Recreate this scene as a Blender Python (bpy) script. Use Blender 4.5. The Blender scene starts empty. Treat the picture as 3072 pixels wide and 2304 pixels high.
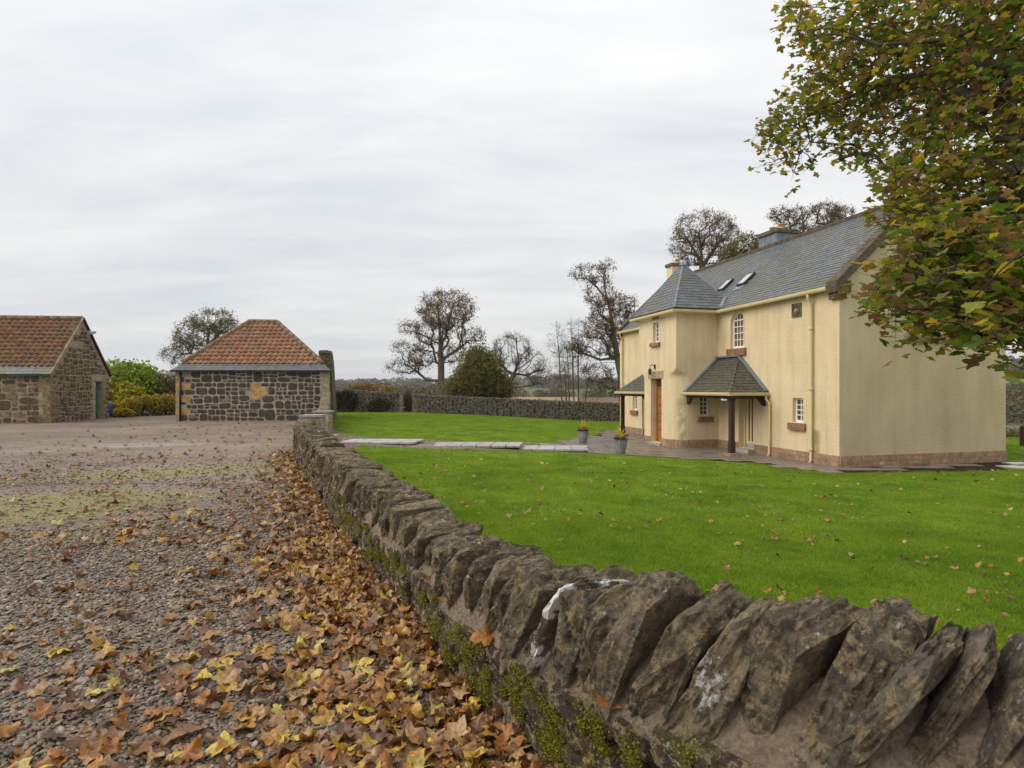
import bpy, bmesh, math, random
import numpy as np
from mathutils import Vector, Matrix, noise as mn
R = math.radians
SC = bpy.context.scene
COL = SC.collection
# ------------------------------------------------------------------ camera, sky, sun, exposure
CAMZ, F, CX, HY = 1.6, 1770.0, 1536.0, 1166.0
cam = bpy.data.cameras.new('camera'); co = bpy.data.objects.new('camera', cam); COL.objects.link(co)
cam.sensor_width = 36; cam.lens = F / 3072 * 36; cam.shift_y = 14 / 3072
cam.clip_end = 9000; cam.clip_start = .05
co.location = (0, 0, CAMZ); co.rotation_euler = (R(90), 0, 0); SC.camera = co
cam.dof.use_dof = True; cam.dof.focus_distance = 7.5; cam.dof.aperture_fstop = 6.3
SUN_EL, SUN_AZ = 40, 256         # degrees; azimuth measured clockwise from +Y
w = bpy.data.worlds.new('World'); SC.world = w; w.use_nodes = True
nt = w.node_tree; nt.nodes.clear()
def _n(t, **k):
    n = nt.nodes.new(t)
    for a, b in k.items(): setattr(n, a, b)
    return n
out = _n('ShaderNodeOutputWorld'); bg = _n('ShaderNodeBackground'); nt.links.new(bg.outputs[0], out.inputs[0])
sky = _n('ShaderNodeTexSky', sky_type='NISHITA', sun_disc=False, sun_elevation=R(SUN_EL), sun_rotation=R(SUN_AZ))
tc = _n('ShaderNodeTexCoord'); sep = _n('ShaderNodeSeparateXYZ'); nt.links.new(tc.outputs['Generated'], sep.inputs[0])
def mth(op, a, b=None):
    n = _n('ShaderNodeMath', operation=op)
    for i, x in enumerate((a, b)):
        if x is None: continue
        if isinstance(x, (int, float)): n.inputs[i].default_value = x
        else: nt.links.new(x, n.inputs[i])
    return n.outputs[0]
zz = mth('ADD', mth('MAXIMUM', sep.outputs[2], 0.0), .16)
cmb = _n('ShaderNodeCombineXYZ')
nt.links.new(mth('DIVIDE', sep.outputs[0], zz), cmb.inputs[0]); nt.links.new(mth('DIVIDE', sep.outputs[1], zz), cmb.inputs[1])
mp = _n('ShaderNodeMapping'); mp.inputs['Rotation'].default_value = (0, 0, R(-24)); mp.inputs['Scale'].default_value = (.55, 1.5, 1)
nt.links.new(cmb.outputs[0], mp.inputs[0])
n1 = _n('ShaderNodeTexNoise'); n1.inputs['Scale'].default_value = 1.7; n1.inputs['Detail'].default_value = 12; n1.inputs['Roughness'].default_value = .62; n1.inputs['Distortion'].default_value = .35
nt.links.new(mp.outputs[0], n1.inputs['Vector'])
n2 = _n('ShaderNodeTexNoise'); n2.inputs['Scale'].default_value = .42; n2.inputs['Detail'].default_value = 3
mp2 = _n('ShaderNodeMapping'); mp2.inputs['Location'].default_value = (3.1, 1.7, 0); nt.links.new(cmb.outputs[0], mp2.inputs[0]); nt.links.new(mp2.outputs[0], n2.inputs['Vector'])
mixv = mth('ADD', mth('MULTIPLY', n1.outputs['Fac'], .55), mth('MULTIPLY', n2.outputs['Fac'], .45))
rmp = _n('ShaderNodeValToRGB'); nt.links.new(mixv, rmp.inputs[0])
rmp.color_ramp.elements[0].position = .36; rmp.color_ramp.elements[0].color = (.50, .525, .55, 1)
rmp.color_ramp.elements[1].position = .575; rmp.color_ramp.elements[1].color = (.655, .65, .64, 1)
e = rmp.color_ramp.elements.new(.46); e.color = (.58, .588, .592, 1)
sc_ = _n('ShaderNodeVectorMath', operation='SCALE'); sc_.inputs[3].default_value = .09; nt.links.new(sky.outputs[0], sc_.inputs[0])
mx = _n('ShaderNodeMixRGB'); mx.inputs[0].default_value = .93
nt.links.new(sc_.outputs[0], mx.inputs[1]); nt.links.new(rmp.outputs[0], mx.inputs[2])
# the cloud sheet is a little brighter overhead than at the horizon, as overcast skies are
brt = mth('ADD', mth('MULTIPLY', mth('MAXIMUM', sep.outputs[2], 0.0), .55), .90)
sc2 = _n('ShaderNodeVectorMath', operation='SCALE'); nt.links.new(mx.outputs[0], sc2.inputs[0]); nt.links.new(brt, sc2.inputs[3])
nt.links.new(sc2.outputs[0], bg.inputs[0]); bg.inputs[1].default_value = 0.94
sl = bpy.data.lights.new('sun', 'SUN'); sl.energy = 1.5; sl.angle = R(50); sl.color = (1, .94, .83)
so = bpy.data.objects.new('sun', sl); COL.objects.link(so)
sd = Vector((math.sin(R(SUN_AZ)) * math.cos(R(SUN_EL)), math.cos(R(SUN_AZ)) * math.cos(R(SUN_EL)), math.sin(R(SUN_EL))))
so.rotation_euler = sd.to_track_quat('Z', 'Y').to_euler(); so.location = sd * 60
SC.view_settings.view_transform = 'Standard'; SC.view_settings.look = 'None'
SC.view_settings.exposure = 0.60; SC.view_settings.gamma = 1.0
rnd = random.Random(7); rng = np.random.default_rng(11)

# ------------------------------------------------------------------ helpers
WM = {}
def place(o, parent, M=None):
    M = Matrix.Identity(4) if M is None else M
    if parent is not None:
        o.parent = parent; o.matrix_basis = WM[parent.name].inverted() @ M
    else: o.matrix_basis = M
    WM[o.name] = M
    return o
def mkmesh(name, V, Fc, mat=None, smooth=False):
    me = bpy.data.meshes.new(name)
    if isinstance(Fc, np.ndarray):
        V = np.asarray(V, dtype=np.float32); m, k = Fc.shape
        me.vertices.add(len(V)); me.vertices.foreach_set('co', V.ravel())
        me.loops.add(m * k); me.loops.foreach_set('vertex_index', Fc.ravel().astype(np.int32))
        me.polygons.add(m); me.polygons.foreach_set('loop_start', np.arange(0, m * k, k, dtype=np.int32))
        me.update(calc_edges=True)
    else:
        me.from_pydata([tuple(v) for v in V], [], Fc); me.update()
    if smooth: me.polygons.foreach_set('use_smooth', [True] * len(me.polygons))
    if mat is not None:
        for m_ in (mat if isinstance(mat, (list, tuple)) else [mat]): me.materials.append(m_)
    return me
def obj(name, me, parent=None, M=None):
    o = bpy.data.objects.new(name, me); COL.objects.link(o); return place(o, parent, M)
def tag(o, label=None, cat=None, group=None, kind=None):
    if label: o['label'] = label
    if cat: o['category'] = cat
    if group: o['group'] = group
    if kind: o['kind'] = kind
    return o
def thing(name, label, cat, loc=(0, 0, 0), rz=0, group=None):
    return tag(place_e(name, Matrix.Translation(loc) @ Matrix.Rotation(rz, 4, 'Z')), label, cat, group)
def place_e(name, M):
    o = bpy.data.objects.new(name, None); o.empty_display_size = .2; COL.objects.link(o); return place(o, None, M)
class MB:
    def __init__(s): s.V = []; s.F = []
    def add(s, V, Fc):
        b = len(s.V); s.V += [tuple(v) for v in V]; s.F += [tuple(i + b for i in f) for f in Fc]; return s
    def box(s, a, b, T=None):
        (x0, y0, z0), (x1, y1, z1) = a, b
        V = [(x0, y0, z0), (x1, y0, z0), (x1, y1, z0), (x0, y1, z0), (x0, y0, z1), (x1, y0, z1), (x1, y1, z1), (x0, y1, z1)]
        if T is not None: V = [T @ Vector(v) for v in V]
        return s.add(V, BOXF)
    def tube(s, pts, r, n=8, cap=True):
        pts = [Vector(p) for p in pts]; rs = r if isinstance(r, (list, tuple)) else [r] * len(pts); rings = []
        for i, p in enumerate(pts):
            d = (pts[min(i + 1, len(pts) - 1)] - pts[max(i - 1, 0)]).normalized()
            a = d.orthogonal().normalized() if abs(d.z) > .9 else d.cross(Vector((0, 0, 1))).normalized()
            if abs(d.z) > .9: a = (Vector((1, 0, 0)) - d * d.x).normalized()
            b = d.cross(a); rings.append([p + (a * math.cos(t) + b * math.sin(t)) * rs[i] for t in [2 * math.pi * j / n for j in range(n)]])
        V = [v for g in rings for v in g]; Fc = []
        for i in range(len(pts) - 1):
            for j in range(n): Fc.append((i * n + j, i * n + (j + 1) % n, (i + 1) * n + (j + 1) % n, (i + 1) * n + j))
        if cap: Fc += [tuple(range(n - 1, -1, -1)), tuple(range((len(pts) - 1) * n, len(pts) * n))]
        return s.add(V, Fc)
    def lathe(s, c, prof, n=20, sq=1.0):
        V = []; Fc = []
        for (r, z) in prof: V += [(c[0] + r * math.cos(2 * math.pi * j / n), c[1] + r * math.sin(2 * math.pi * j / n) * sq, c[2] + z) for j in range(n)]
        for i in range(len(prof) - 1):
            for j in range(n): Fc.append((i * n + j, i * n + (j + 1) % n, (i + 1) * n + (j + 1) % n, (i + 1) * n + j))
        Fc += [tuple(range(n - 1, -1, -1)), tuple(range((len(prof) - 1) * n, len(prof) * n))]
        return s.add(V, Fc)
    def build(s, name, mat, parent=None, M=None, smooth=False):
        return obj(name, mkmesh(name, s.V, s.F, mat, smooth), parent, M)
BOXF = [(0, 3, 2, 1), (4, 5, 6, 7), (0, 1, 5, 4), (1, 2, 6, 5), (2, 3, 7, 6), (3, 0, 4, 7)]
def box(name, a, b, mat, parent=None, M=None): return MB().box(a, b).build(name, mat, parent, M)
def prism(poly, y0, y1):           # poly in (x,z), extruded along y
    n = len(poly); V = [(x, y0, z) for x, z in poly] + [(x, y1, z) for x, z in poly]
    return V, [tuple(range(n)), tuple(range(2 * n - 1, n - 1, -1))] + [(i, i + n, (i + 1) % n + n, (i + 1) % n) for i in range(n)]
def inpoly(px, py, poly):
    px = np.asarray(px); py = np.asarray(py); ins = np.zeros(px.shape, bool); n = len(poly)
    for i in range(n):
        x1, y1 = poly[i]; x2, y2 = poly[(i + 1) % n]
        c = ((y1 > py) != (y2 > py)) & (px < (x2 - x1) * (py - y1) / (y2 - y1 + 1e-12) + x1); ins ^= c
    return ins
def smooth01(a, b, x):
    t = np.clip((x - a) / (b - a), 0, 1); return t * t * (3 - 2 * t)
def pix(px, py, D): return Vector(((px - CX) / F * D, D, CAMZ + (HY - py) / F * D))

# ------------------------------------------------------------------ materials
def newmat(name):
    m = bpy.data.materials.new(name); m.use_nodes = True; t = m.node_tree; t.nodes.clear()
    return m, NB(t)
class NB:
    def __init__(s, t): s.t = t
    def n(s, typ, inp=None, **k):
        n = s.t.nodes.new(typ)
        for a, b in k.items(): setattr(n, a, b)
        for a, b in (inp or {}).items():
            if hasattr(b, 'is_linked') or isinstance(b, bpy.types.NodeSocket): s.t.links.new(b, n.inputs[a])
            else:
                if isinstance(b, (tuple, list)) and len(b) == 3 and n.inputs[a].type == 'RGBA': b = (*b, 1)
                n.inputs[a].default_value = b
        return n
    def coord(s, kind='Object', scale=None, loc=None):
        c = s.n('ShaderNodeTexCoord').outputs[kind]
        if scale is not None or loc is not None:
            c = s.n('ShaderNodeMapping', {'Vector': c, 'Scale': scale or (1, 1, 1), 'Location': loc or (0, 0, 0)}).outputs[0]
        return c
    def pos(s): return s.n('ShaderNodeNewGeometry').outputs['Position']
    def noise(s, vec, scale, detail=4, rough=.55, dist=0):
        return s.n('ShaderNodeTexNoise', {'Vector': vec, 'Scale': scale, 'Detail': detail, 'Roughness': rough, 'Distortion': dist}).outputs['Fac']
    def vor(s, vec, scale, feature='F1', out='Distance', rand=1.0):
        return s.n('ShaderNodeTexVoronoi', {'Vector': vec, 'Scale': scale, 'Randomness': rand}, feature=feature).outputs[out]
    def math(s, op, a, b=0.0, clamp=False): return s.n('ShaderNodeMath', {0: a, 1: b}, operation=op, use_clamp=clamp).outputs[0]
    def ramp(s, fac, stops, interp='LINEAR'):
        n = s.n('ShaderNodeValToRGB', {'Fac': fac}); cr = n.color_ramp; cr.interpolation = interp
        while len(cr.elements) < len(stops): cr.elements.new(.5)
        for e, (p, c) in zip(cr.elements, stops):
            e.position = p; e.color = (*c, 1) if not isinstance(c, (int, float)) else (c, c, c, 1)
        return n.outputs[0]
    def mix(s, fac, a, b, blend='MIX'):
        return s.n('ShaderNodeMixRGB', {0: fac, 1: a, 2: b}, blend_type=blend).outputs[0]
    def rand(s):
        a = s.n('ShaderNodeObjectInfo').outputs['Random']; b = s.n('ShaderNodeNewGeometry').outputs['Random Per Island']
        return s.math('FRACT', s.math('ADD', a, b))
    def bump(s, h, strength=.5, dist=.02, normal=None):
        d = {'Height': h, 'Strength': strength, 'Distance': dist}
        if normal is not None: d['Normal'] = normal
        return s.n('ShaderNodeBump', d).outputs[0]
    def out(s, col, rough=.8, normal=None, spec=.3, metal=0, coat=0, trans=None):
        d = {'Base Color': col, 'Roughness': rough, 'Specular IOR Level': spec, 'Metallic': metal, 'Coat Weight': coat}
        if normal is not None: d['Normal'] = normal
        p = s.n('ShaderNodeBsdfPrincipled', d); sh = p.outputs[0]
        if trans is not None:
            t = s.n('ShaderNodeBsdfTranslucent', {'Color': trans[1]}).outputs[0]
            sh = s.n('ShaderNodeMixShader', {0: trans[0], 1: sh, 2: t}).outputs[0]
        s.t.links.new(sh, s.n('ShaderNodeOutputMaterial').inputs[0])
MT = {}
def simple(name, c, rough=.7, spec=.3, var=.15, scale=6, bump=0, bscale=40, metal=0, coat=0):
    m, b = newmat(name); v = b.coord('Object'); n = b.noise(v, scale, 5)
    lo = tuple(x * (1 - var) for x in c); hi = tuple(min(1, x * (1 + var)) for x in c)
    col = b.ramp(n, [(.3, lo), (.7, hi)])
    nm = b.bump(b.noise(v, bscale, 4), bump, .01) if bump else None
    b.out(col, rough, nm, spec, metal, coat); MT[name] = m; return m
def stonemat(name, stops, spots=None, bump=.6, scale=9, lichen=None, moss=0, rough=.85, rustle=.35):
    """rock: per-piece tint + mottling + lichen speckles"""
    m, b = newmat(name); P = b.pos(); r = b.rand()
    base = b.ramp(r, stops)
    n1 = b.noise(P, scale, 6, .65); n2 = b.noise(P, scale * 4, 5, .7)
    col = b.mix(rustle * 1.6, base, b.ramp(n1, [(.32, tuple(x * .45 for x in stops[0][1])), (.68, tuple(min(1, x * 1.7) for x in stops[-1][1]))]))
    col = b.mix(.5, col, b.ramp(n2, [(.35, .25), (.65, .75)]), 'OVERLAY')
    if lichen:
        for (lc, lo, ls, th) in lichen:
            mk = b.ramp(b.math('ADD', b.math('MULTIPLY', b.noise(P, ls, 3), .6), b.math('MULTIPLY', b.noise(P, ls * 6, 4, .7), .4)), [(th, 0.0), (th + .035, 1.0)])
            col = b.mix(b.math('MULTIPLY', mk, lo), col, lc)
    if moss:
        up = b.n('ShaderNodeSeparateXYZ', {0: b.n('ShaderNodeNewGeometry').outputs['Normal']}).outputs[2]
        mk = b.math('MULTIPLY', b.ramp(b.noise(P, 5, 5, .7), [(.52, 0.0), (.62, 1.0)]), b.ramp(up, [(.0, .3), (.6, 1.0)]))
        col = b.mix(b.math('MULTIPLY', mk, moss), col, (.10, .095, .02))
    h = b.math('ADD', b.math('MULTIPLY', n1, .5), b.math('MULTIPLY', b.noise(P, scale * 6, 6, .72), .5))
    if bump >= .9: h = b.math('ADD', h, b.math('MULTIPLY', b.vor(P, scale * 2.3, 'DISTANCE_TO_EDGE'), .35))
    b.out(col, rough, b.bump(h, bump, .03 if bump < .9 else .055), .25); MT[name] = m; return m
def leafmat(name, stops, trans=.35, rough=.55, spec=.3, interp='LINEAR'):
    m, b = newmat(name); col = b.ramp(b.rand(), stops, interp)
    n = b.noise(b.pos(), 30, 3); col = b.mix(.35, col, b.ramp(n, [(.3, .3), (.7, .7)]), 'OVERLAY')
    if name in ('fallenleaf', 'yellowfall'):
        col = b.mix(.75, col, b.ramp(b.noise(b.pos(), 55, 5, .75), [(.33, (.16, .13, .11)), (.5, (.5, .5, .5)), (.7, (.72, .68, .6))]), 'OVERLAY')
    if name == 'grassblade': col = b.mix(.7, col, b.ramp(b.noise(b.pos(), .9, 5, .65), [(.32, (.24, .33, .22)), (.5, (.5, .5, .5)), (.7, (.76, .64, .70))]), 'OVERLAY')
    tcol = b.mix(1.0, col, (1.3, 1.15, .7), 'MULTIPLY')
    b.out(col, rough, None, spec, trans=(trans, tcol)); MT[name] = m; return m

# roughcast walls of the house (object space = house frame: x along the front, y outward, z up)
m, b = newmat('roughcast'); v = b.coord('Object')
P = b.pos()
n = b.noise(v, 1.1, 5, .6); col = b.ramp(n, [(.28, (.68, .53, .325)), (.5, (.745, .595, .38)), (.75, (.79, .65, .435))])
st = b.noise(b.coord('Object', (2.2, 2.2, .22)), 1.6, 5, .6)
col = b.mix(b.math('MULTIPLY', b.ramp(st, [(.47, 0.0), (.72, 1.0)]), .5), col, (.48, .395, .225))
sx = b.n('ShaderNodeSeparateXYZ', {0: v})
def band(axis, c, hw):      # soft stripe |coord-c|<hw
    return b.ramp(b.math('DIVIDE', b.math('ABSOLUTE', b.math('SUBTRACT', sx.outputs[axis], c)), hw), [(.15, 1.0), (1.0, 0.0)])
alg = b.math('MULTIPLY', band(0, .84, .20), b.ramp(b.math('ADD', b.math('MULTIPLY', b.noise(v, 3, 4), 1.0), b.math('MULTIPLY', sx.outputs[2], -.035)), [(.20, 0.0), (.42, 1.0)]))
alg = b.math('MULTIPLY', alg, b.ramp(sx.outputs[2], [(0.0, 1.0), (.9, 1.0), (1.0, 0.0)]))
alg2 = b.math('MULTIPLY', band(1, 1.42, .22), b.math('MULTIPLY', b.ramp(b.math('DIVIDE', sx.outputs[2], 2.2), [(.85, 1.0), (.95, 0.0)]), b.ramp(b.noise(v, 4, 4), [(.35, 0.0), (.55, 1.0)])))
col = b.mix(b.math('MULTIPLY', b.math('MAXIMUM', alg, b.math('MULTIPLY', alg2, .7)), .75), col, (.22, .20, .035))
gab = b.ramp(b.math('MULTIPLY', sx.outputs[0], 4), [(.0, 1.0), (.12, 0.0)])   # north gable: weathering, plus its shade painted into the colour (x close to 0)
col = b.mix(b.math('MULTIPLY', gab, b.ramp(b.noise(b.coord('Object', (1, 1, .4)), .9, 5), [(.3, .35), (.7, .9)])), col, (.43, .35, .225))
h = b.math('ADD', b.math('MULTIPLY', b.noise(v, 25, 3, .6, .8), .8), b.math('MULTIPLY', b.vor(v, 45), .35))
b.out(col, .9, b.bump(h, .8, .045), .15); MT['harl'] = m

simple('gutter', (.56, .45, .23), .45, .4, .08, 3); simple('white', (.78, .78, .76), .45, .4, .04, 3)
simple('lead', (.15, .175, .215), .42, .5, .3, 4, .3, 12); simple('darkwood', (.045, .022, .014), .6, .3, .35, 9, .3, 40)
simple('black', (.012, .012, .013), .4, .5, .1); simple('iron', (.02, .021, .022), .45, .5, .2)
simple('brass', (.35, .24, .08), .35, .5, .1, metal=.8); simple('chrome', (.35, .35, .35), .3, .5, .1, metal=.9)
simple('strip', (.09, .05, .025), .12, .6, .3); simple('cream', (.68, .54, .30), .5, .35, .06)
simple('step', (.34, .31, .27), .75, .3, .2, 8, .4); simple('greendoor', (.035, .155, .095), .55, .35, .22, 3)
simple('darkgreen', (.012, .045, .03), .5, .35, .2)
simple('pot', (.19, .195, .185), .6, .4, .35, 7, .4, 30); simple('soil', (.03, .02, .013), .95, .1, .3, 30, .8, 60)
simple('blue', (.03, .12, .42), .4, .4, .1); simple('pipeblack', (.015, .015, .017), .4, .4, .2)
simple('terracotta', (.52, .28, .10), .75, .3, .25, 8); simple('skylight', (.35, .39, .43), .04, 1.0, .05, coat=1.0)
stonemat('mortar_haunch', [(0, (.25, .19, .135)), (1, (.29, .22, .155))], bump=1.0, scale=14, rustle=.2, lichen=[((.09, .075, .055), .8, 7, .57), ((.40, .34, .26), .6, 18, .58)]); simple('wallcore', (.055, .05, .035), .95, .1, .4, 9, .9, 30)
simple('shedmortar', (.34, .295, .235), .93, .12, .25, 5, .7, 40); simple('barnmortar', (.30, .235, .16), .93, .12, .35, 3, .7, 40)
simple('capstone', (.30, .29, .255), .6, .35, .3, 6, .5); simple('lichenstone', (.11, .10, .065), .9, .2, .6, 7, .9, 25)
simple('floodlamp', (.32, .33, .33), .5, .4, .15); simple('pipebrown', (.05, .025, .03), .5)
m, b = newmat('oakdoor'); v = b.coord('Object', (14, 14, 1.2)); n = b.noise(v, 3, 5, .6)
b.out(b.ramp(n, [(.3, (.24, .085, .018)), (.7, (.40, .165, .042))]), .4, b.bump(n, .15, .01), .4); MT['oak'] = m
m, b = newmat('pane'); n = b.noise(b.coord('Object'), 2.2, 2)
b.out(b.ramp(n, [(.3, (.075, .036, .016)), (.7, (.15, .075, .034))]), .06, None, .5); MT['pane'] = m
stonemat('sandstone', [(0, (.26, .175, .11)), (.5, (.32, .215, .135)), (1, (.29, .185, .105))], bump=.25, scale=4, rustle=.25)
stonemat('sill', [(0, (.20, .105, .05)), (1, (.25, .135, .07))], bump=.4, scale=6)
stonemat('ashlar', [(0, (.36, .29, .19)), (1, (.31, .245, .155))], bump=.4, scale=6)
stonemat('skew', [(0, (.075, .055, .042)), (1, (.105, .078, .058))], bump=.5, scale=6, moss=.5)
stonemat('slate', [(0, (.085, .092, .105)), (.4, (.115, .122, .132)), (.8, (.10, .105, .105)), (1, (.15, .155, .16))], bump=.25, scale=5, rough=.42,
         lichen=[((.13, .122, .06), .6, 1.1, .51), ((.28, .28, .25), .4, 9, .64)], rustle=.2)
stonemat('mossslate', [(0, (.05, .046, .036)), (.5, (.068, .063, .047)), (1, (.09, .085, .065))], bump=.5, scale=7, rough=.55, moss=.3,
         lichen=[((.14, .135, .07), .6, 6, .58)])
stonemat('pantile', [(0, (.24, .10, .052)), (.3, (.33, .145, .075)), (.6, (.39, .185, .10)), (.85, (.30, .155, .095)), (1, (.18, .105, .07))], bump=.35, scale=6,
         lichen=[((.30, .27, .20), .55, 5, .56), ((.16, .13, .045), .5, 2.2, .56)], rustle=.22)
stonemat('barntile', [(0, (.17, .075, .04)), (.35, (.26, .105, .05)), (.65, (.32, .135, .065)), (.85, (.18, .09, .05)), (1, (.13, .08, .05))], bump=.35, scale=6,
         lichen=[((.23, .20, .13), .6, 4, .54), ((.19, .145, .03), .55, 1.8, .55)], rustle=.28)
stonemat('ridgestone', [(0, (.16, .11, .075)), (1, (.20, .14, .09))], bump=.7, scale=8, lichen=[((.30, .20, .03), .8, 1.6, .57)], moss=.5)
stonemat('whin', [(0, (.043, .037, .028)), (.5, (.062, .052, .038)), (1, (.085, .07, .05))], bump=.9, scale=8, lichen=[((.3, .3, .27), .5, 10, .66)])
stonemat('pinning', [(0, (.06, .05, .038)), (.6, (.10, .085, .065)), (1, (.18, .13, .085))], bump=.7, scale=10)
stonemat('yellowstone', [(0, (.37, .225, .075)), (1, (.43, .28, .115))], bump=.4, scale=4)
stonemat('palestone', [(0, (.26, .22, .155)), (1, (.31, .255, .165))], bump=.5, scale=5, lichen=[((.4, .4, .36), .5, 5, .62)])
stonemat('barnstone', [(0, (.042, .036, .023)), (.5, (.062, .05, .031)), (.85, (.085, .068, .042)), (1, (.14, .105, .06))], bump=.9, scale=8)
stonemat('barnblock', [(0, (.09, .07, .042)), (.6, (.125, .095, .058)), (.85, (.20, .15, .085)), (1, (.24, .18, .10))], bump=.8, scale=6)
LICH = [((.31, .235, .13), .95, 17, .515), ((.045, .038, .032), .7, 13, .56), ((.62, .61, .56), .95, 6, .625), ((.60, .59, .53), .95, 34, .62)]
stonemat('copestone', [(0, (.08, .066, .050)), (.3, (.145, .116, .082)), (.6, (.25, .195, .13)), (.8, (.11, .094, .072)), (1, (.20, .165, .115))], bump=1.0, scale=11, lichen=LICH, moss=.35, rustle=.2)
stonemat('whitecope', [(0, (.10, .08, .055)), (1, (.12, .095, .065))], bump=.8, scale=10, lichen=[((.64, .63, .60), 1.0, 2.2, .42)])
stonemat('rubble', [(0, (.028, .027, .023)), (.5, (.052, .048, .037)), (.8, (.075, .078, .068)), (1, (.09, .045, .03))], bump=1.0, scale=11, lichen=LICH, moss=.55)
stonemat('gardenwall', [(0, (.022, .018, .013)), (.5, (.042, .033, .023)), (.95, (.065, .05, .035)), (1, (.20, .175, .145))], bump=.6, scale=9)
stonemat('paving', [(0, (.13, .105, .085)), (.5, (.165, .135, .115)), (1, (.20, .165, .14))], bump=.2, scale=3, rough=.30, rustle=.25)
stonemat('pathslab', [(0, (.36, .33, .325)), (.5, (.42, .38, .37)), (1, (.40, .335, .31))], bump=.2, scale=3, rough=.34, rustle=.12)
stonemat('bark', [(0, (.10, .08, .055)), (1, (.13, .105, .07))], bump=.8, scale=6, moss=.3)
stonemat('darkbark', [(0, (.032, .026, .019)), (1, (.05, .04, .028))], bump=.8, scale=12)
stonemat('pebble', [(0, (.038, .036, .035)), (.25, (.09, .068, .048)), (.5, (.155, .108, .070)), (.7, (.22, .158, .102)), (.86, (.16, .075, .045)), (.96, (.25, .20, .15)), (1, (.46, .40, .32))], bump=.2, scale=18, rough=.42, rustle=.1)
leafmat('autumnleaf', [(0, (.06, .115, .018)), (.25, (.115, .18, .024)), (.46, (.20, .235, .03)), (.58, (.28, .26, .035)), (.66, (.44, .32, .04)), (.72, (.18, .12, .04)), (.84, (.18, .11, .055)), (.95, (.30, .20, .115)), (1, (.12, .075, .04))], .52, .42)
leafmat('fallenleaf', [(0, (.085, .038, .018)), (.2, (.17, .078, .034)), (.40, (.27, .145, .06)), (.62, (.40, .25, .12)), (.74, (.31, .11, .022)), (.88, (.42, .23, .045)), (.95, (.48, .34, .06)), (1, (.46, .42, .14))], .15, .38, .45)
leafmat('yellowfall', [(0, (.52, .30, .03)), (1, (.50, .42, .08))], .15, .42, .4)
leafmat('brownleaf', [(0, (.10, .06, .028)), (.5, (.17, .10, .045)), (.8, (.22, .13, .055)), (1, (.16, .14, .05))], .45)
leafmat('oliveleaf', [(0, (.07, .10, .022)), (.5, (.13, .15, .035)), (.8, (.21, .17, .04)), (1, (.24, .14, .04))], .45)
leafmat('paleleaf', [(0, (.12, .11, .035)), (.6, (.17, .16, .05)), (1, (.12, .07, .03))], .35)
leafmat('bushgreen', [(0, (.13, .21, .016)), (.6, (.21, .31, .024)), (1, (.30, .38, .04))], .4)
leafmat('yellowgreen', [(0, (.18, .22, .022)), (.5, (.34, .33, .03)), (1, (.46, .35, .03))], .35)
leafmat('gorse', [(0, (.13, .10, .018)), (.5, (.26, .20, .026)), (1, (.40, .30, .03))], .3)
leafmat('gorseflower', [(0, (.55, .40, .010)), (1, (.62, .50, .02))], .2)
leafmat('hedgebrown', [(0, (.10, .065, .04)), (.6, (.16, .105, .06)), (1, (.10, .10, .035))], .25)
leafmat('ivy', [(0, (.018, .025, .009)), (.7, (.04, .045, .014)), (1, (.10, .065, .03))], .15)
leafmat('farwood', [(0, (.035, .045, .022)), (.35, (.06, .065, .028)), (.6, (.10, .085, .03)), (.82, (.16, .105, .03)), (1, (.12, .06, .025))], .2)
leafmat('faryellow', [(0, (.22, .16, .025)), (1, (.30, .20, .03))], .25)
leafmat('farorange', [(0, (.20, .09, .022)), (1, (.25, .12, .03))], .25)
leafmat('cordyline', [(0, (.26, .32, .03)), (.6, (.50, .50, .06)), (1, (.62, .40, .05))], .4)
leafmat('cyclamen', [(0, (.38, .008, .17)), (1, (.52, .015, .27))], .3)
leafmat('potleaf', [(0, (.015, .035, .014)), (1, (.05, .075, .035))], .15)
leafmat('moss', [(0, (.07, .075, .008)), (.5, (.16, .155, .012)), (1, (.27, .235, .016))], .2)
leafmat('grassblade', [(0, (.125, .225, .010)), (.5, (.185, .315, .016)), (.9, (.25, .38, .026)), (1, (.34, .34, .10))], .45, .5)
# lawn soil/grass sheet
m, b = newmat('lawn'); P = b.pos()
n = b.noise(P, .45, 5, .6); n2 = b.noise(P, 14, 5, .7)
col = b.ramp(n, [(.3, (.120, .200, .010)), (.6, (.160, .250, .014)), (.8, (.19, .27, .02))])
col = b.mix(.6, col, b.ramp(n2, [(.3, .28), (.7, .72)]), 'OVERLAY')
b.out(col, .8, b.bump(b.noise(P, 60, 5, .8), .8, .03), .2); MT['lawn'] = m
# gravel sheet
m, b = newmat('gravel'); P = b.pos()
vc = b.n('ShaderNodeTexVoronoi', {'Vector': P, 'Scale': 34.0}); cr = b.n('ShaderNodeSeparateColor', {0: vc.outputs['Color']}).outputs[0]
col = b.ramp(cr, [(0, (.085, .075, .065)), (.35, (.19, .14, .10)), (.6, (.27, .205, .15)), (.8, (.34, .265, .195)), (.92, (.21, .12, .085)), (1, (.50, .44, .36))])
col = b.mix(.55, col, b.ramp(vc.outputs['Distance'], [(.0, .75), (.75, .18)]), 'MULTIPLY')
big = b.noise(P, .22, 5, .6)
col = b.mix(b.ramp(big, [(.4, .15), (.65, .65)]), col, (.34, .25, .18))
str_ = b.noise(b.n('ShaderNodeMapping', {'Vector': P, 'Scale': (.35, 1.1, 1), 'Rotation': (0, 0, .45)}).outputs[0], 1.0, 7, .7)
col = b.mix(.75, col, b.ramp(str_, [(.3, .30), (.7, .70)]), 'OVERLAY')
col = b.mix(b.math('MULTIPLY', b.ramp(b.noise(P, 7, 6, .75), [(.55, 0.0), (.68, 1.0)]), .5), col, (.12, .08, .05))
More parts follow.
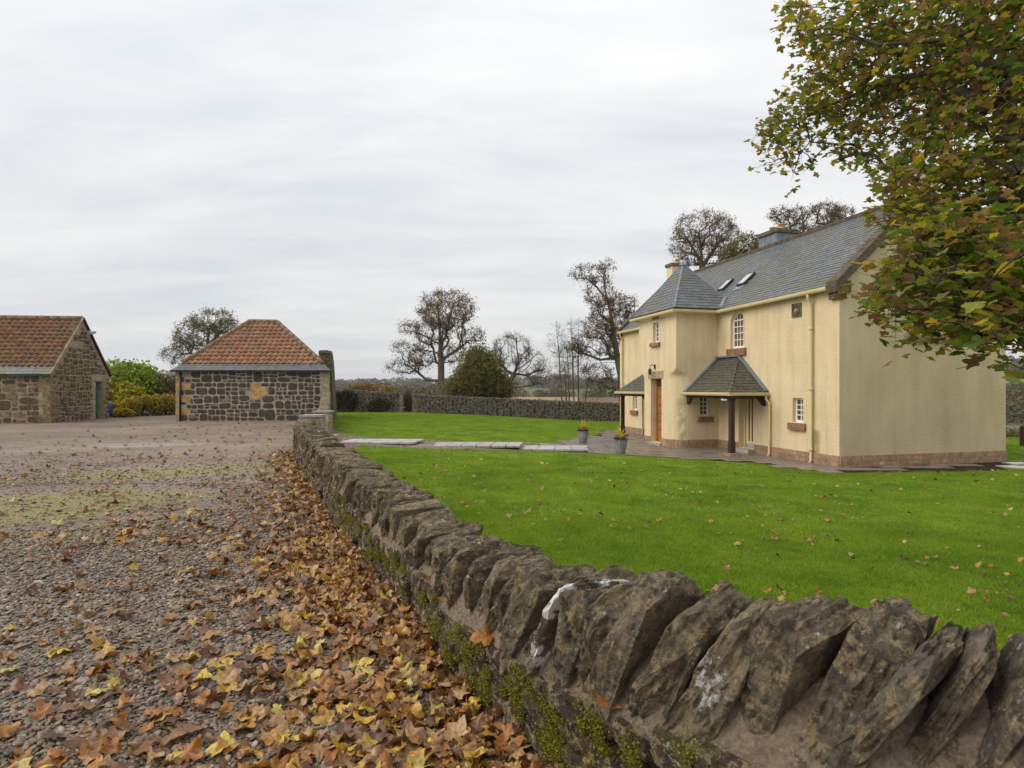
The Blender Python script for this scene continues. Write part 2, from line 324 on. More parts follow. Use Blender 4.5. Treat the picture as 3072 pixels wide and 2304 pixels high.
sxy = b.n('ShaderNodeSeparateXYZ', {0: P})
def ell(cx, cy, rx, ry, ang=0.0):
    x = b.math('SUBTRACT', sxy.outputs[0], cx); y = b.math('SUBTRACT', sxy.outputs[1], cy); c, s_ = math.cos(ang), math.sin(ang)
    xr = b.math('ADD', b.math('MULTIPLY', x, c), b.math('MULTIPLY', y, s_)); yr = b.math('SUBTRACT', b.math('MULTIPLY', y, c), b.math('MULTIPLY', x, s_))
    q = b.math('ADD', b.math('POWER', b.math('DIVIDE', xr, rx), 2.0), b.math('POWER', b.math('DIVIDE', yr, ry), 2.0))
    return b.ramp(b.math('ADD', q, b.math('MULTIPLY', b.math('SUBTRACT', b.noise(P, 1.3, 5, .65), .5), 2.4)), [(.45, 1.0), (1.0, 0.0)])
grn = b.math('MAXIMUM', b.math('MAXIMUM', ell(-6.6, 8.0, 2.5, 1.4, .5), ell(-6.2, 11.5, 3.2, 1.0, .5)), ell(-4.9, 6.3, 1.6, .7, .9))
col = b.mix(b.math('MULTIPLY', grn, .9), col, b.ramp(b.noise(P, 20, 4, .7), [(.3, (.17, .15, .04)), (.7, (.29, .26, .08))]))
wet = b.math('MAXIMUM', b.math('MAXIMUM', ell(-11.0, 16.6, 2.6, .9, .25), ell(-13.2, 15.0, 2.4, .6, .3)), ell(-18.5, 30.9, 2.6, .7, .1))
rg = b.ramp(wet, [(0, .74), (1, .42)])
rg2 = b.math('SUBTRACT', rg, b.math('MULTIPLY', b.ramp(big, [(.45, 0.0), (.6, 1.0)]), .22))
bs = b.math('SUBTRACT', 1.0, b.math('MULTIPLY', wet, .93))
nb_ = b.n('ShaderNodeBump', {'Height': b.math('SUBTRACT', 1.0, vc.outputs['Distance']), 'Strength': bs, 'Distance': .03}).outputs[0]
b.out(col, rg2, nb_, b.ramp(wet, [(0, .45), (1, 1.0)])); MT['gravel'] = m
# countryside
m, b = newmat('country'); P = b.pos()
n = b.noise(P, .012, 5, .6); n2 = b.noise(P, .35, 5, .7)
col = b.ramp(n, [(.3, (.075, .085, .03)), (.5, (.12, .10, .045)), (.62, (.08, .11, .03)), (.8, (.055, .06, .028))])
col = b.mix(.6, col, b.ramp(n2, [(.3, .25), (.7, .75)]), 'OVERLAY'); b.out(col, .9, None, .1); MT['country'] = m
def field(name, a, c):
    m, b = newmat(name); P = b.pos(); n = b.noise(P, .08, 6, .7)
    b.out(b.ramp(n, [(.3, a), (.7, c)]), .9, None, .1); MT[name] = m
field('tanfield', (.24, .165, .085), (.33, .24, .13)); field('greenfield', (.075, .15, .02), (.12, .21, .03)); field('ploughfield', (.15, .085, .055), (.19, .11, .07))
m, b = newmat('water'); b.out((.30, .31, .32), .12, b.bump(b.noise(b.pos(), .7, 3), .1, .1), .5); MT['water'] = m

# ------------------------------------------------------------------ ground
XK = [-40, -6.8, -5.4, -3.0, 0, 2.5, 5, 12, 60]; ZK = [0, 0, -.075, -.15, -.29, -.42, -.552, -.575, -.75]
def zl(x): return np.interp(x, XK, ZK)
def gp(px, py, dz=0.0):             # pixel -> point on the garden ground
    D = 15.0
    for _ in range(60):
        D = .5 * D + .5 * (CAMZ - float(zl((px - CX) / F * D)) - dz) * F / (py - HY)
    return ((px - CX) / F * D, D)
# left foot of the boundary wall, from the gate to the viewer, with cope-bottom and crest heights
WALL = [(-6.42, 17.75, .42, .74), (-4.86, 13.2, .44, .76), (-3.37, 9.83, .46, .77), (-2.17, 7.1, .47, .78), (-1.51, 5.72, .43, .74), (-1.07, 4.8, .385, .71), (-.65, 4.02, .36, .70),
        (-.32, 3.24, .345, .71), (-.06, 2.785, .36, .76), (.13, 2.46, .40, .82), (.40, 2.02, .455, .90), (.78, 1.58, .52, .97), (1.25, 1.22, .57, 1.03), (1.85, .92, .6, 1.06)]
def resample(P, n):
    P = np.array(P, float); t = np.r_[0, np.cumsum(np.hypot(*np.diff(P[:, :2], axis=0).T))]
    # Catmull-Rom densify
    Q = []
    for i in range(len(P) - 1):
        p0, p1, p2, p3 = P[max(i - 1, 0)], P[i], P[i + 1], P[min(i + 2, len(P) - 1)]
        for k in np.linspace(0, 1, 12, endpoint=False):
            Q.append(.5 * ((2 * p1) + (p2 - p0) * k + (2 * p0 - 5 * p1 + 4 * p2 - p3) * k * k + (3 * p1 - p0 - 3 * p2 + p3) * k ** 3))
    Q.append(P[-1]); Q = np.array(Q); t = np.r_[0, np.cumsum(np.hypot(*np.diff(Q[:, :2], axis=0).T))]
    return Q, t
WQ, WT = resample(WALL, 0); WLEN = WT[-1]; WTH = .46
def wat(s):                          # -> foot xy, tangent (towards viewer), right normal, cope z, crest z
    q = np.array([np.interp(s, WT, WQ[:, i]) for i in range(4)])
    a = np.array([np.interp(min(s + .15, WLEN), WT, WQ[:, i]) for i in (0, 1)]); c = np.array([np.interp(max(s - .15, 0), WT, WQ[:, i]) for i in (0, 1)])
    d = a - c; d /= np.linalg.norm(d); return q[:2], d, np.array([-d[1], d[0]]), q[2], q[3]
WR = [wat(s) for s in np.linspace(0, WLEN, 80)]
WCEN = [tuple(q + n_ * .22) for q, d, n_, a, c in WR]
yard = WCEN + [(2.4, .5), (3, -6), (-45, -6), (-45, 60), (-14.5, 60), (-10.9, 34), (-9.0, 29.4), (-7.15, 21.6), (-6.65, 20.9), (-6.3, 18.6)]
bm = bmesh.new(); vs = [bm.verts.new((x, y, 0)) for x, y in yard]; bm.faces.new(vs); bmesh.ops.triangulate(bm, faces=bm.faces[:])
me = bpy.data.meshes.new('gravel_yard'); bm.to_mesh(me); bm.free()
if me.polygons[0].normal.z < 0: me.flip_normals()
me.materials.append(MT['gravel']); tag(obj('gravel_yard', me), kind='structure')
def right_of_wall(x, y):             # True on the garden side of the wall
    x = np.asarray(x, float); y = np.asarray(y, float)
    C_ = np.array([(q + n_ * (WTH + .03)) for q, d, n_, a, c in WR]); return x > np.interp(y, C_[::-1, 1], C_[::-1, 0], left=9, right=-20)
gx = np.concatenate([np.linspace(-13, 10, 47), np.linspace(12, 60, 13)]); gy = np.concatenate([np.linspace(-6, 41.5, 40)])
V = np.array([(x, y, zl(x) - .008) for y in gy for x in gx]); nx = len(gx)
Fq = np.array([(j * nx + i, j * nx + i + 1, (j + 1) * nx + i + 1, (j + 1) * nx + i) for j in range(len(gy) - 1) for i in range(nx - 1)])
Fq = Fq[~((V[Fq[:, 2], 0] > 14) & (V[Fq[:, 2], 1] > 27))]
tag(obj('lawn', mkmesh('lawn', V, Fq, MT['lawn'], True)), kind='structure')
# gravel margins either side of the garden path
bed_px = [(988, 1283), (1012, 1295), (1032, 1303), (1100, 1312), (1240, 1318), (1400, 1325), (1650, 1331), (1718, 1320), (1780, 1338), (1740, 1358), (1560, 1352), (1243, 1345.5), (1100, 1338.5), (1066, 1340), (1040, 1352), (985, 1345)]
bed = [gp(*p) for p in bed_px]; bed[-1] = (-4.9, 14.2); bed[-2] = (-4.3, 15.4); bed += [(-5.6, 17.0), (-6.3, 20.5), (-7.0, 22.5)]
def sheet(name, poly, dz, mat, step=.5, zf=zl):
    bm = bmesh.new(); bm.faces.new([bm.verts.new((x, y, 0)) for x, y in poly])
    xs = [p[0] for p in poly]
    for x in np.arange(min(xs) + step, max(xs), step):
        bmesh.ops.bisect_plane(bm, geom=bm.verts[:] + bm.edges[:] + bm.faces[:], plane_co=(x, 0, 0), plane_no=(1, 0, 0))
    for v in bm.verts: v.co.z = float(zf(v.co.x)) + dz
    bmesh.ops.recalc_face_normals(bm, faces=bm.faces[:])
    me = bpy.data.meshes.new(name); bm.to_mesh(me); bm.free()
    if me.polygons[0].normal.z < 0: me.flip_normals()
    me.materials.append(mat); return tag(obj(name, me), kind='structure')
sheet('path_gravel', bed, .004, MT['gravel'])
# house frame
HC = Vector((8.9775, 16.17, -.5525)); HA = math.atan2(.9671, -.2543)
HM = Matrix.Translation(HC) @ Matrix.Rotation(HA, 4, 'Z')
def hw(u, v): p = HM @ Vector((u, v, 0)); return (p.x, p.y)
# flagged paving round the house, laid in courses
pav_px = [(1560, 1349), (1730, 1356.5), (1800, 1360), (1900, 1365), (2035, 1374), (2261, 1390), (2400, 1408), (2481, 1420)]
pav = [gp(*p) for p in pav_px] + [hw(-.75, .2), hw(-.75, -6.3), hw(-.1, -6.3), hw(-.1, -.3), hw(5, -.3), hw(14.2, -.3), hw(14.6, .4)] + [gp(*p) for p in [(1846, 1290), (1800, 1291.5), (1790, 1306), (1735, 1315), (1718, 1321), (1690, 1333), (1620, 1333)]]
hp = [hw(-.75, .35), hw(-.75, -6.4), hw(-.02, -6.4), hw(-.02, -.1), hw(4.5, -.1)]
dark_px = [gp(2400, 1408), gp(2481, 1420), gp(2700, 1417), gp(3030, 1413)] + [hw(-.05, -6.3), hw(-.05, 0), hw(2.0, 0)]
sheet('house_margin', dark_px, .003, MT['soil'])
pave = tag(sheet('paving', pav, .006, MT['soil']), kind='structure')
def slab(name, c4, top, th, mat, parent):     # four corners (x,y), own height per corner
    b_ = MB(); V = [(x, y, z - th) for (x, y), z in zip(c4, top)] + [(x, y, z) for (x, y), z in zip(c4, top)]
    b_.add(V, BOXF); return b_.build(name, mat, parent)
y = min(p[1] for p in pav); ymax = 31.0
while y < ymax:
    d_ = rnd.uniform(.42, .62); x = .25 + rnd.uniform(-.3, 0)
    while x < 13:
        l_ = rnd.uniform(.45, .95); cx_, cy_ = x + l_ / 2, y + d_ / 2
        loc = HM.inverted() @ Vector((cx_, cy_, 0))
        inside_house = (loc.x > 0.05 and loc.x < 13.9 and loc.y < -.05) or (5.7 < loc.x < 8.4 and loc.y < 1.6)
        if inpoly([cx_], [cy_], pav)[0] and not inside_house:
            g = .011; c4 = [(x + g, y + g), (x + l_ - g, y + g), (x + l_ - g, y + d_ - g), (x + g, y + d_ - g)]
            dz = rnd.uniform(.018, .026); slab('flagstone', c4, [float(zl(p[0])) + dz for p in c4], .05, MT['paving'], pave)
        x += l_
    y += d_
# stepped slab path from the gate to the house
garden_path = place_e('garden_path', Matrix.Translation((-3, 18.8, -.1))); tag(garden_path, kind='structure')
def run(x0, x1, y0, z, nx_, rows=2, dep=.66, skew_=.12):
    w_ = (x1 - x0) / nx_
    for r_ in range(rows):
        for i in range(nx_):
            a, c = x0 + i * w_ + .014, x0 + (i + 1) * w_ - .014; ya, yb = y0 + r_ * dep + .01, y0 + (r_ + 1) * dep - .01
            k = skew_ * r_; t = z + rnd.uniform(-.003, .003)
            slab('slab', [(a + k * .4, ya), (c + k * .4, ya), (c + k, yb), (a + k, yb)], [t] * 4, .055, MT['pathslab'], garden_path)
    box('riser', (x0 + .05, y0 + .03, z - .22), (x1 - .04, y0 + rows * dep - .03, z - .056), MT['soil'], garden_path)
run(-5.36, -2.98, 18.1, -.05, 5); run(-2.97, .27, 18.28, -.17, 7); run(.28, 2.4, 18.36, -.29, 4)
run(-6.95, -6.0, 19.0, .012, 1, 2, .75, 0)
# scattered slabs behind the gable
for i, (px, py) in enumerate([(3035, 1402), (3052, 1392), (3066, 1404)]):
    x, y = gp(px, py); slab('flagstone', [(x - .3, y - .25), (x + .3, y - .2), (x + .3, y + .25), (x - .3, y + .2)], [float(zl(x)) + .03] * 4, .05, MT['pathslab'], pave)

# ------------------------------------------------------------------ countryside beyond the garden
def radial(rk, zk): return lambda r: np.interp(r, rk, zk)
fL = radial([0, 38, 44, 60, 120, 300, 600, 1200, 1700, 3500], [-.25, -.25, -.7, -1.4, -2.6, -2.8, -.5, 13, 17, 8])
fR = radial([0, 34, 44, 80, 150, 192, 420, 700, 1300, 3500], [-.9, -.9, -1.8, -5, -8.2, -8.2, 1, 15, 24, 10])
def far(x, y):
    r = np.hypot(x, y); ang = np.arctan2(x, y); t = smooth01(R(27), R(39), ang)
    bump_ = 4.5 * np.sin(ang * 9 + 1.2) + 3 * np.sin(ang * 23) + 9 * smooth01(R(-20), R(-34), ang)
    return (1 - t) * (fL(r) + bump_ * smooth01(500, 1300, r)) + t * fR(r)
rings = np.concatenate([[1], np.linspace(30, 130, 26), np.geomspace(140, 3500, 44)]); ths = np.linspace(R(-75), R(75), 170)
V = np.array([(r * math.sin(t), r * math.cos(t), 0) for r in rings for t in ths]); V[:, 2] = far(V[:, 0], V[:, 1]) - .03
inner = np.hypot(V[:, 0], V[:, 1]) < 42.5; V[inner, 2] = np.minimum(V[inner, 2], -1.0)
nt_ = len(ths); Fq = np.array([(j * nt_ + i, (j + 1) * nt_ + i, (j + 1) * nt_ + i + 1, j * nt_ + i + 1) for j in range(len(rings) - 1) for i in range(nt_ - 1)])
Fq = Fq[:, ::-1]
tag(obj('terrain', mkmesh('terrain', V, Fq, MT['country'], True)), kind='structure')
def patch(name, a0, a1, r0, r1, mat, dz=.25):
    ta = np.linspace(R(a0), R(a1), 24); ra = np.linspace(r0, r1, 14)
    V = np.array([(r * math.sin(t), r * math.cos(t), 0) for r in ra for t in ta]); V[:, 2] = far(V[:, 0], V[:, 1]) + dz
    n = len(ta); Fq = np.array([(j * n + i, j * n + i + 1, (j + 1) * n + i + 1, (j + 1) * n + i) for j in range(len(ra) - 1) for i in range(n - 1)])[:, ::-1]
    tag(obj(name, mkmesh(name, V, Fq, mat, True)), kind='structure')
patch('stubble_field', -1, 6.5, 150, 290, MT['tanfield']); patch('ploughed_field', 6.6, 13, 120, 260, MT['ploughfield']); patch('green_field', 7, 13, 330, 620, MT['greenfield'], .6)
patch('pasture', 38.5, 46, 330, 560, MT['greenfield'], .6)
tag(obj('river', mkmesh('river', [(70, 75, -7.95), (330, 160, -7.95), (330, 330, -7.95), (120, 200, -7.95)], [(0, 1, 2, 3)], MT['water'])), kind='structure')

# ------------------------------------------------------------------ leaf and tree makers
def quads(C, size, tilt=1.0, asp=1.4, seed=None):
    g = np.random.default_rng(seed if seed is not None else rng.integers(1e9)); n = len(C)
    a = g.normal(size=(n, 3)); a[:, 2] *= tilt; a /= np.linalg.norm(a, axis=1)[:, None]
    h = g.normal(size=(n, 3)); b_ = np.cross(a, h); b_ /= np.linalg.norm(b_, axis=1)[:, None] + 1e-9
    s = (np.asarray(size) * g.uniform(.6, 1.3, n))[:, None]
    V = np.stack([C - a * s * asp * .5, C + b_ * s * .42, C + a * s * asp * .5, C - b_ * s * .42], 1).reshape(-1, 3)
    return V, np.arange(4 * n).reshape(n, 4)
def grow(trunks, targets, R0, rt=.006, step=.35, wander=.10, arch=.06, expo=.52, pen=.12):
    P = []; par = []; dist = []
    for tr in trunks:
        tr = [np.array(p, float) for p in tr]
        if P:
            j = int(np.argmin(np.linalg.norm(np.array(P) - tr[0], axis=1)))
        else: P.append(tr[0]); par.append(-1); dist.append(0.); j = 0
        for k in range(1, len(tr)):
            seg = tr[k] - tr[k - 1]; L = np.linalg.norm(seg); n = max(1, int(L / step))
            for i in range(1, n + 1):
                p = tr[k - 1] + seg * i / n + rng.normal(size=3) * wander * .18 * (L / n); dist.append(dist[j] + L / n); P.append(p); par.append(j); j = len(P) - 1
    cap = len(P) + len(targets) * 40; A = np.zeros((cap, 3)); A[:len(P)] = P; Dt = np.zeros(cap); Dt[:len(P)] = dist; N = len(P)
    base = A[0]; order = np.argsort(np.linalg.norm(targets - A[N - 1], axis=1) * .5 + np.linalg.norm(targets - base, axis=1) * .5 + rng.normal(size=len(targets)) * .3)
    tips = []
    for t in targets[order]:
        d = np.linalg.norm(A[:N] - t, axis=1); up = np.maximum(0, A[:N, 2] - t[2] + .0) * .35
        j = int(np.argmin(d + up + pen * Dt[:N])); L = d[j]
        if L < .02: tips.append(j); continue
        n = min(38, max(2, int(L / step) + 1)); a0 = A[j].copy(); side = rng.normal(size=3) * wander * L
        side[2] = abs(side[2]) * .4 + arch * L
        for i in range(1, n + 1):
            f = i / n; A[N] = a0 + (t - a0) * f + side * math.sin(math.pi * f) * (.75) + rng.normal(size=3) * wander * .12 * (L / n)
            Dt[N] = Dt[j] + L / n; par.append(j); j = N; N += 1
        tips.append(j)
    cnt = np.zeros(N)
    for j in tips: cnt[j] += 1
    for j in range(N - 1, 0, -1): cnt[par[j]] += cnt[j] if par[j] >= 0 else 0
    r = np.maximum(rt, R0 * (cnt / max(1, cnt[0])) ** expo)
    return A[:N], np.array(par), r, tips
def tubes(P, par, r, big=.045):
    idx = np.arange(len(P)); idx = idx[par[idx] >= 0]; VV = []; FF = []; base = 0
    for lo, hi, k in ((big, 9, 7), (.016, big, 4), (0, .016, 3)):
        s = idx[(r[idx] >= lo) & (r[idx] < hi)]
        if not len(s): continue
        a = P[par[s]]; c = P[s]; d = c - a; d /= np.linalg.norm(d, axis=1)[:, None] + 1e-9
        h = np.where(np.abs(d[:, 2:3]) > .9, np.array([[1., 0, 0]]), np.array([[0, 0, 1.]])); u = np.cross(d, h); u /= np.linalg.norm(u, axis=1)[:, None]; v = np.cross(d, u)
        ra = np.minimum(r[par[s]], r[s] * 1.35)[:, None]; rb = r[s][:, None]; ring = []
        for cc, rr in ((a - d * ra * .3, ra), (c + d * rb * .3, rb)):
            for q in range(k):
                t = 2 * math.pi * q / k; ring.append(cc + (u * math.cos(t) + v * math.sin(t)) * rr)
        V = np.stack(ring, 1).reshape(-1, 3); n = len(s); o0 = (np.arange(n) * 2 * k)[:, None]
        Fk = np.concatenate([o0 + np.array([[q, (q + 1) % k, k + (q + 1) % k, k + q]]) for q in range(k)])
        VV.append(V); FF.append(Fk + base); base += len(V)
    return np.concatenate(VV), np.concatenate(FF)
def twigs(tips, P, n, L, seed=1, grav=.0):
    g = np.random.default_rng(seed); B = np.repeat(P[tips], n, 0); d = g.normal(size=B.shape); d[:, 2] += .35 - grav; d /= np.linalg.norm(d, axis=1)[:, None]
    E_ = B + d * (L * g.uniform(.5, 1.2, len(B)))[:, None]; return B, E_
def twigmesh(B, E_, r):
    d = E_ - B; u = np.cross(d, np.array([[.3, .5, .8]])); u /= np.linalg.norm(u, axis=1)[:, None] + 1e-9; v = np.cross(d, u); v /= np.linalg.norm(v, axis=1)[:, None] + 1e-9
    V = np.stack([B + u * r, B - u * r * .5 + v * r * .87, B - u * r * .5 - v * r * .87, E_], 1).reshape(-1, 3); n = len(B); o0 = (np.arange(n) * 4)[:, None]
    return V, np.concatenate([o0 + np.array([[0, 1, 3]]), o0 + np.array([[1, 2, 3]]), o0 + np.array([[2, 0, 3]])])
def ellpts(c, rad, n, shell=.35, seed=None):
    g = np.random.default_rng(rng.integers(1e9)); d = g.normal(size=(n, 3)); d /= np.linalg.norm(d, axis=1)[:, None]
    rr = g.uniform(0, 1, n) ** (1 / 3) * (1 - shell) + shell * g.uniform(.82, 1.02, n); return np.array(c) + d * rr[:, None] * np.array(rad)
def tris(V, Fk): return Fk
def merge(parts):      # list of (V,F) with possibly different k -> all as triangles
    VV = []; FF = []; b_ = 0
    for V, Fk in parts:
        if Fk.shape[1] == 4: Fk = np.concatenate([Fk[:, [0, 1, 2]], Fk[:, [0, 2, 3]]])
        VV.append(V); FF.append(Fk + b_); b_ += len(V)
    return np.concatenate(VV), np.concatenate(FF)
def blob_pts(blobs, D, ntot):
    ws = np.array([b_[2] * b_[3] for b_ in blobs], float); ws /= ws.sum(); out = []
    for (px, py, rx, ry, *o), w_ in zip(blobs, ws):
        dd = D + (o[0] if o else 0); c = pix(px, py, dd); k = dd / F
        out.append(ellpts(c, (rx * k, (o[1] if len(o) > 1 else (rx + ry) / 2) * k, ry * k), int(ntot * w_) + 3, .8))
    return np.concatenate(out)
def tree(label, D, trunk_px, blobs, n, R0, leaf, lsize, lpt, bark='bark', twn=5, twL=.45, rt=.008, spread=.35, name='tree', cat='tree', group=None, pen=.12, wander=.10, ground=None, lspr=None):
    tr = [[tuple(pix(px, py, D + (o[0] if o else 0))) for (px, py, *o) in t] for t in trunk_px]
    b0 = tr[0][0]; gz = far(b0[0], b0[1]) if ground is None else ground
    tr[0] = [(b0[0], b0[1], float(gz) - .1)] + tr[0]
    n = int(n * 1.15); lsize *= .66; lpt *= .50; twn += 2; twL *= .95; rt *= .95; pen = max(pen, .26)
    T = blob_pts(blobs, D, n)
    P, par, r, tips = grow(tr, T, R0, rt=rt, wander=wander, pen=pen)
    root = thing(name, label, cat, tr[0][0], 0, group)
    V, Fk = tubes(P, par, r); parts = [(V, Fk)]
    B, E_ = twigs(tips, P, twn, twL, seed=int(D * 7)); parts.append(twigmesh(B, E_, rt * .75))
    V, Fk = merge(parts); obj('trunk', mkmesh('trunk', V, Fk, MT[bark]), root)
    if lpt > 0:
        nl = int(len(E_) * lpt); pick = rng.integers(0, len(E_), nl); f = rng.uniform(.35, 1.1, nl)[:, None]
        C_ = B[pick] + (E_[pick] - B[pick]) * f + rng.normal(size=(nl, 3)) * (lspr or lsize * .8)
        V, Fk = quads(C_, lsize); obj('crown', mkmesh('crown', V, Fk, MT[leaf]), root)
    return root
def shrub(name, label, cat, c, rad, n, leaf, lsize, group=None, lumps=9, flower=None, nf=0, stems=True, flat=0.):
    root = thing(name, label, cat, c, 0, group); g = rng
    dirs = g.normal(size=(lumps, 3)); dirs[:, 2] = np.abs(dirs[:, 2]); dirs /= np.linalg.norm(dirs, axis=1)[:, None]
    cc = np.array(c) + np.array([0, 0, rad[2] * .45]) + dirs * np.array(rad) * np.array([.62, .62, .42])
    pts = np.concatenate([ellpts(q, np.array(rad) * g.uniform(.36, .52), n // lumps, .75) for q in cc])
    pts = pts[pts[:, 2] > c[2] + .02]
    V, Fk = quads(pts, lsize); obj('foliage', mkmesh('foliage', V, Fk, MT[leaf]), root)
    if stems:
        B = np.repeat(np.array([c], float), 26, 0) + g.normal(size=(26, 3)) * np.array([rad[0] * .25, rad[1] * .25, 0]); E_ = cc[g.integers(0, lumps, 26)] + g.normal(size=(26, 3)) * .1
        V, Fk = twigmesh(B, E_, .02); obj('stem', mkmesh('stem', V, Fk, MT['darkbark']), root)
    if flower:
        top = pts[np.argsort(-pts[:, 2] + g.normal(size=len(pts)) * rad[2] * .3)[:nf]]; V, Fk = quads(top + np.array([0, 0, .02]), lsize * .9); obj('blossom', mkmesh('blossom', V, Fk, MT[flower]), root)
    return root

# ------------------------------------------------------------------ stones
def rock(seed, n=26, box_=(1, 1, 1), power=2.6, bev=.03, sub=1, disp=.02, flat=.0):
    """angular stone: hull of points on a super-ellipsoid, bevelled, subdivided, roughened"""
    g = random.Random(seed); bm = bmesh.new()
    for _ in range(n):
        v = Vector((g.gauss(0, 1), g.gauss(0, 1), g.gauss(0, 1)))
        m_ = (abs(v.x) ** power + abs(v.y) ** power + abs(v.z) ** power) ** (1 / power); v /= m_; v *= g.uniform(.9, 1.06)
        bm.verts.new((v.x * .5 * box_[0], v.y * .5 * box_[1], v.z * .5 * box_[2]))
    h = bmesh.ops.convex_hull(bm, input=bm.verts[:]); bmesh.ops.delete(bm, geom=list({x for x in h['geom_interior'] + h['geom_unused'] if isinstance(x, bmesh.types.BMVert)}), context='VERTS')
    if bev: bmesh.ops.bevel(bm, geom=bm.edges[:], offset=bev, segments=1, affect='EDGES', clamp_overlap=True)
    if sub:
        bmesh.ops.triangulate(bm, faces=bm.faces[:]); bmesh.ops.subdivide_edges(bm, edges=[e_ for e_ in bm.edges if e_.calc_length() > .12], cuts=sub, use_grid_fill=True)
        bmesh.ops.triangulate(bm, faces=bm.faces[:])
    if disp:
        off = Vector((seed * 1.7, seed * .3, seed)); bm.normal_update()
        for v in bm.verts: v.co += v.normal * (mn.noise(v.co * 3.1 + off) * disp * 1.6 + mn.noise(v.co * 9 + off) * disp)
    me = bpy.data.meshes.new('stone'); bm.to_mesh(me); bm.free(); return me
def face_stone(seed):                # unit facing stone: x width, y depth, z height, about 44 triangles
    g = random.Random(seed); out_ = []
    for (cx_, cz_) in ((1, 1), (-1, 1), (-1, -1), (1, -1)):
        a_, b2 = g.uniform(.10, .46), g.uniform(.10, .46); jx, jz = g.uniform(.92, 1.04), g.uniform(.92, 1.04)
        p = [(cx_ * .5 * jx, cz_ * (.5 - b2) * jz), (cx_ * (.5 - a_ * .35) * jx, cz_ * (.5 - b2 * .3) * jz), (cx_ * (.5 - a_) * jx, cz_ * .5 * jz)]
        out_ += p if cx_ * cz_ > 0 else p[::-1]
    n = len(out_)
    V = [(x, .5, z) for x, z in out_] + [(x, -.40, z) for x, z in out_] + [(x * .90 + g.uniform(-.02, .02), -.54 + g.uniform(-.08, .05), z * .88) for x, z in out_] + [(g.uniform(-.1, .1), -.6, g.uniform(-.1, .1))]
    Fc = []
    for k in (0, 1):
        for i in range(n): Fc.append((k * n + i, k * n + (i + 1) % n, (k + 1) * n + (i + 1) % n, (k + 1) * n + i))
    for i in range(n): Fc.append((2 * n + i, 2 * n + (i + 1) % n, 3 * n))
    return V, Fc
FS = [face_stone(i) for i in range(28)]
_fsm = {}
def fsmesh(k, mat):
    if (k, mat) not in _fsm: _fsm[(k, mat)] = mkmesh('stone', FS[k][0], FS[k][1], MT[mat])
    return _fsm[(k, mat)]
def frameM(o, ax, up, w_, d_, h_):   # x=ax*w, y=into the wall*d, z=up*h
    ax = Vector(ax).normalized(); up = Vector(up).normalized(); nin = up.cross(ax)
    return Matrix(((ax.x * w_, nin.x * d_, up.x * h_, o[0]), (ax.y * w_, nin.y * d_, up.y * h_, o[1]), (ax.z * w_, nin.z * d_, up.z * h_, o[2]), (0, 0, 0, 1)))
class Joined:                        # stones too small to pick apart, one mesh
    def __init__(s): s.V = []; s.F = []
    def add(s, M, k):
        b_ = len(s.V); s.V += [tuple(M @ Vector(v)) for v in FS[k][0]]; s.F += [tuple(i + b_ for i in f) for f in FS[k][1]]
    def build(s, name, mat, parent): return tag(obj(name, mkmesh(name, s.V, s.F, MT[mat]), parent), kind='stuff') if s.V else None

# ------------------------------------------------------------------ boundary wall in the foreground
bw = thing('boundary_wall', 'curving drystone wall with upright cope stones between gravel yard and lawn', 'wall', (-2.2, 7.2, 0))
def wallstrip(name, prof, mat, s0=0, s1=None, n=150, jit=0.0):   # prof(copez,crest)-> list of (offset right, z)
    V = []; K = None
    for s in np.linspace(s0, s1 or WLEN, n):
        q, d, nn, cz, tz = wat(s); pr = prof(cz, tz); K = len(pr)
        for j, (o_, z_) in enumerate(pr):
            k = mn.noise((q[0] * 3, q[1] * 3, j * 1.7)) * jit; V.append((q[0] + nn[0] * (o_ + k), q[1] + nn[1] * (o_ + k), z_ + k * .6))
    Fc = [(i * K + j, (i + 1) * K + j, (i + 1) * K + (j + 1) % K, i * K + (j + 1) % K) for i in range(n - 1) for j in range(K)]
    Fc += [tuple(range(K - 1, -1, -1)), tuple(range((n - 1) * K, n * K))]
    return obj(name, mkmesh(name, V, Fc, MT[mat], True), bw)
wallstrip('core', lambda c, t: [(.07, -.7), (.06, c - .02), (WTH - .05, c - .02), (WTH - .03, -.7)], 'wallcore')
wallstrip('mortar_haunch', lambda c, t: [(.015, c - .05), (.0, c - .005), (.025, c + .045), (.075, c + (t - c) * .33), (.15, c + (t - c) * .52), (.30, c + (t - c) * .52), (.40, c + (t - c) * .3), (WTH, c), (WTH - .01, c - .05)], 'mortar_haunch', n=420, jit=.035)
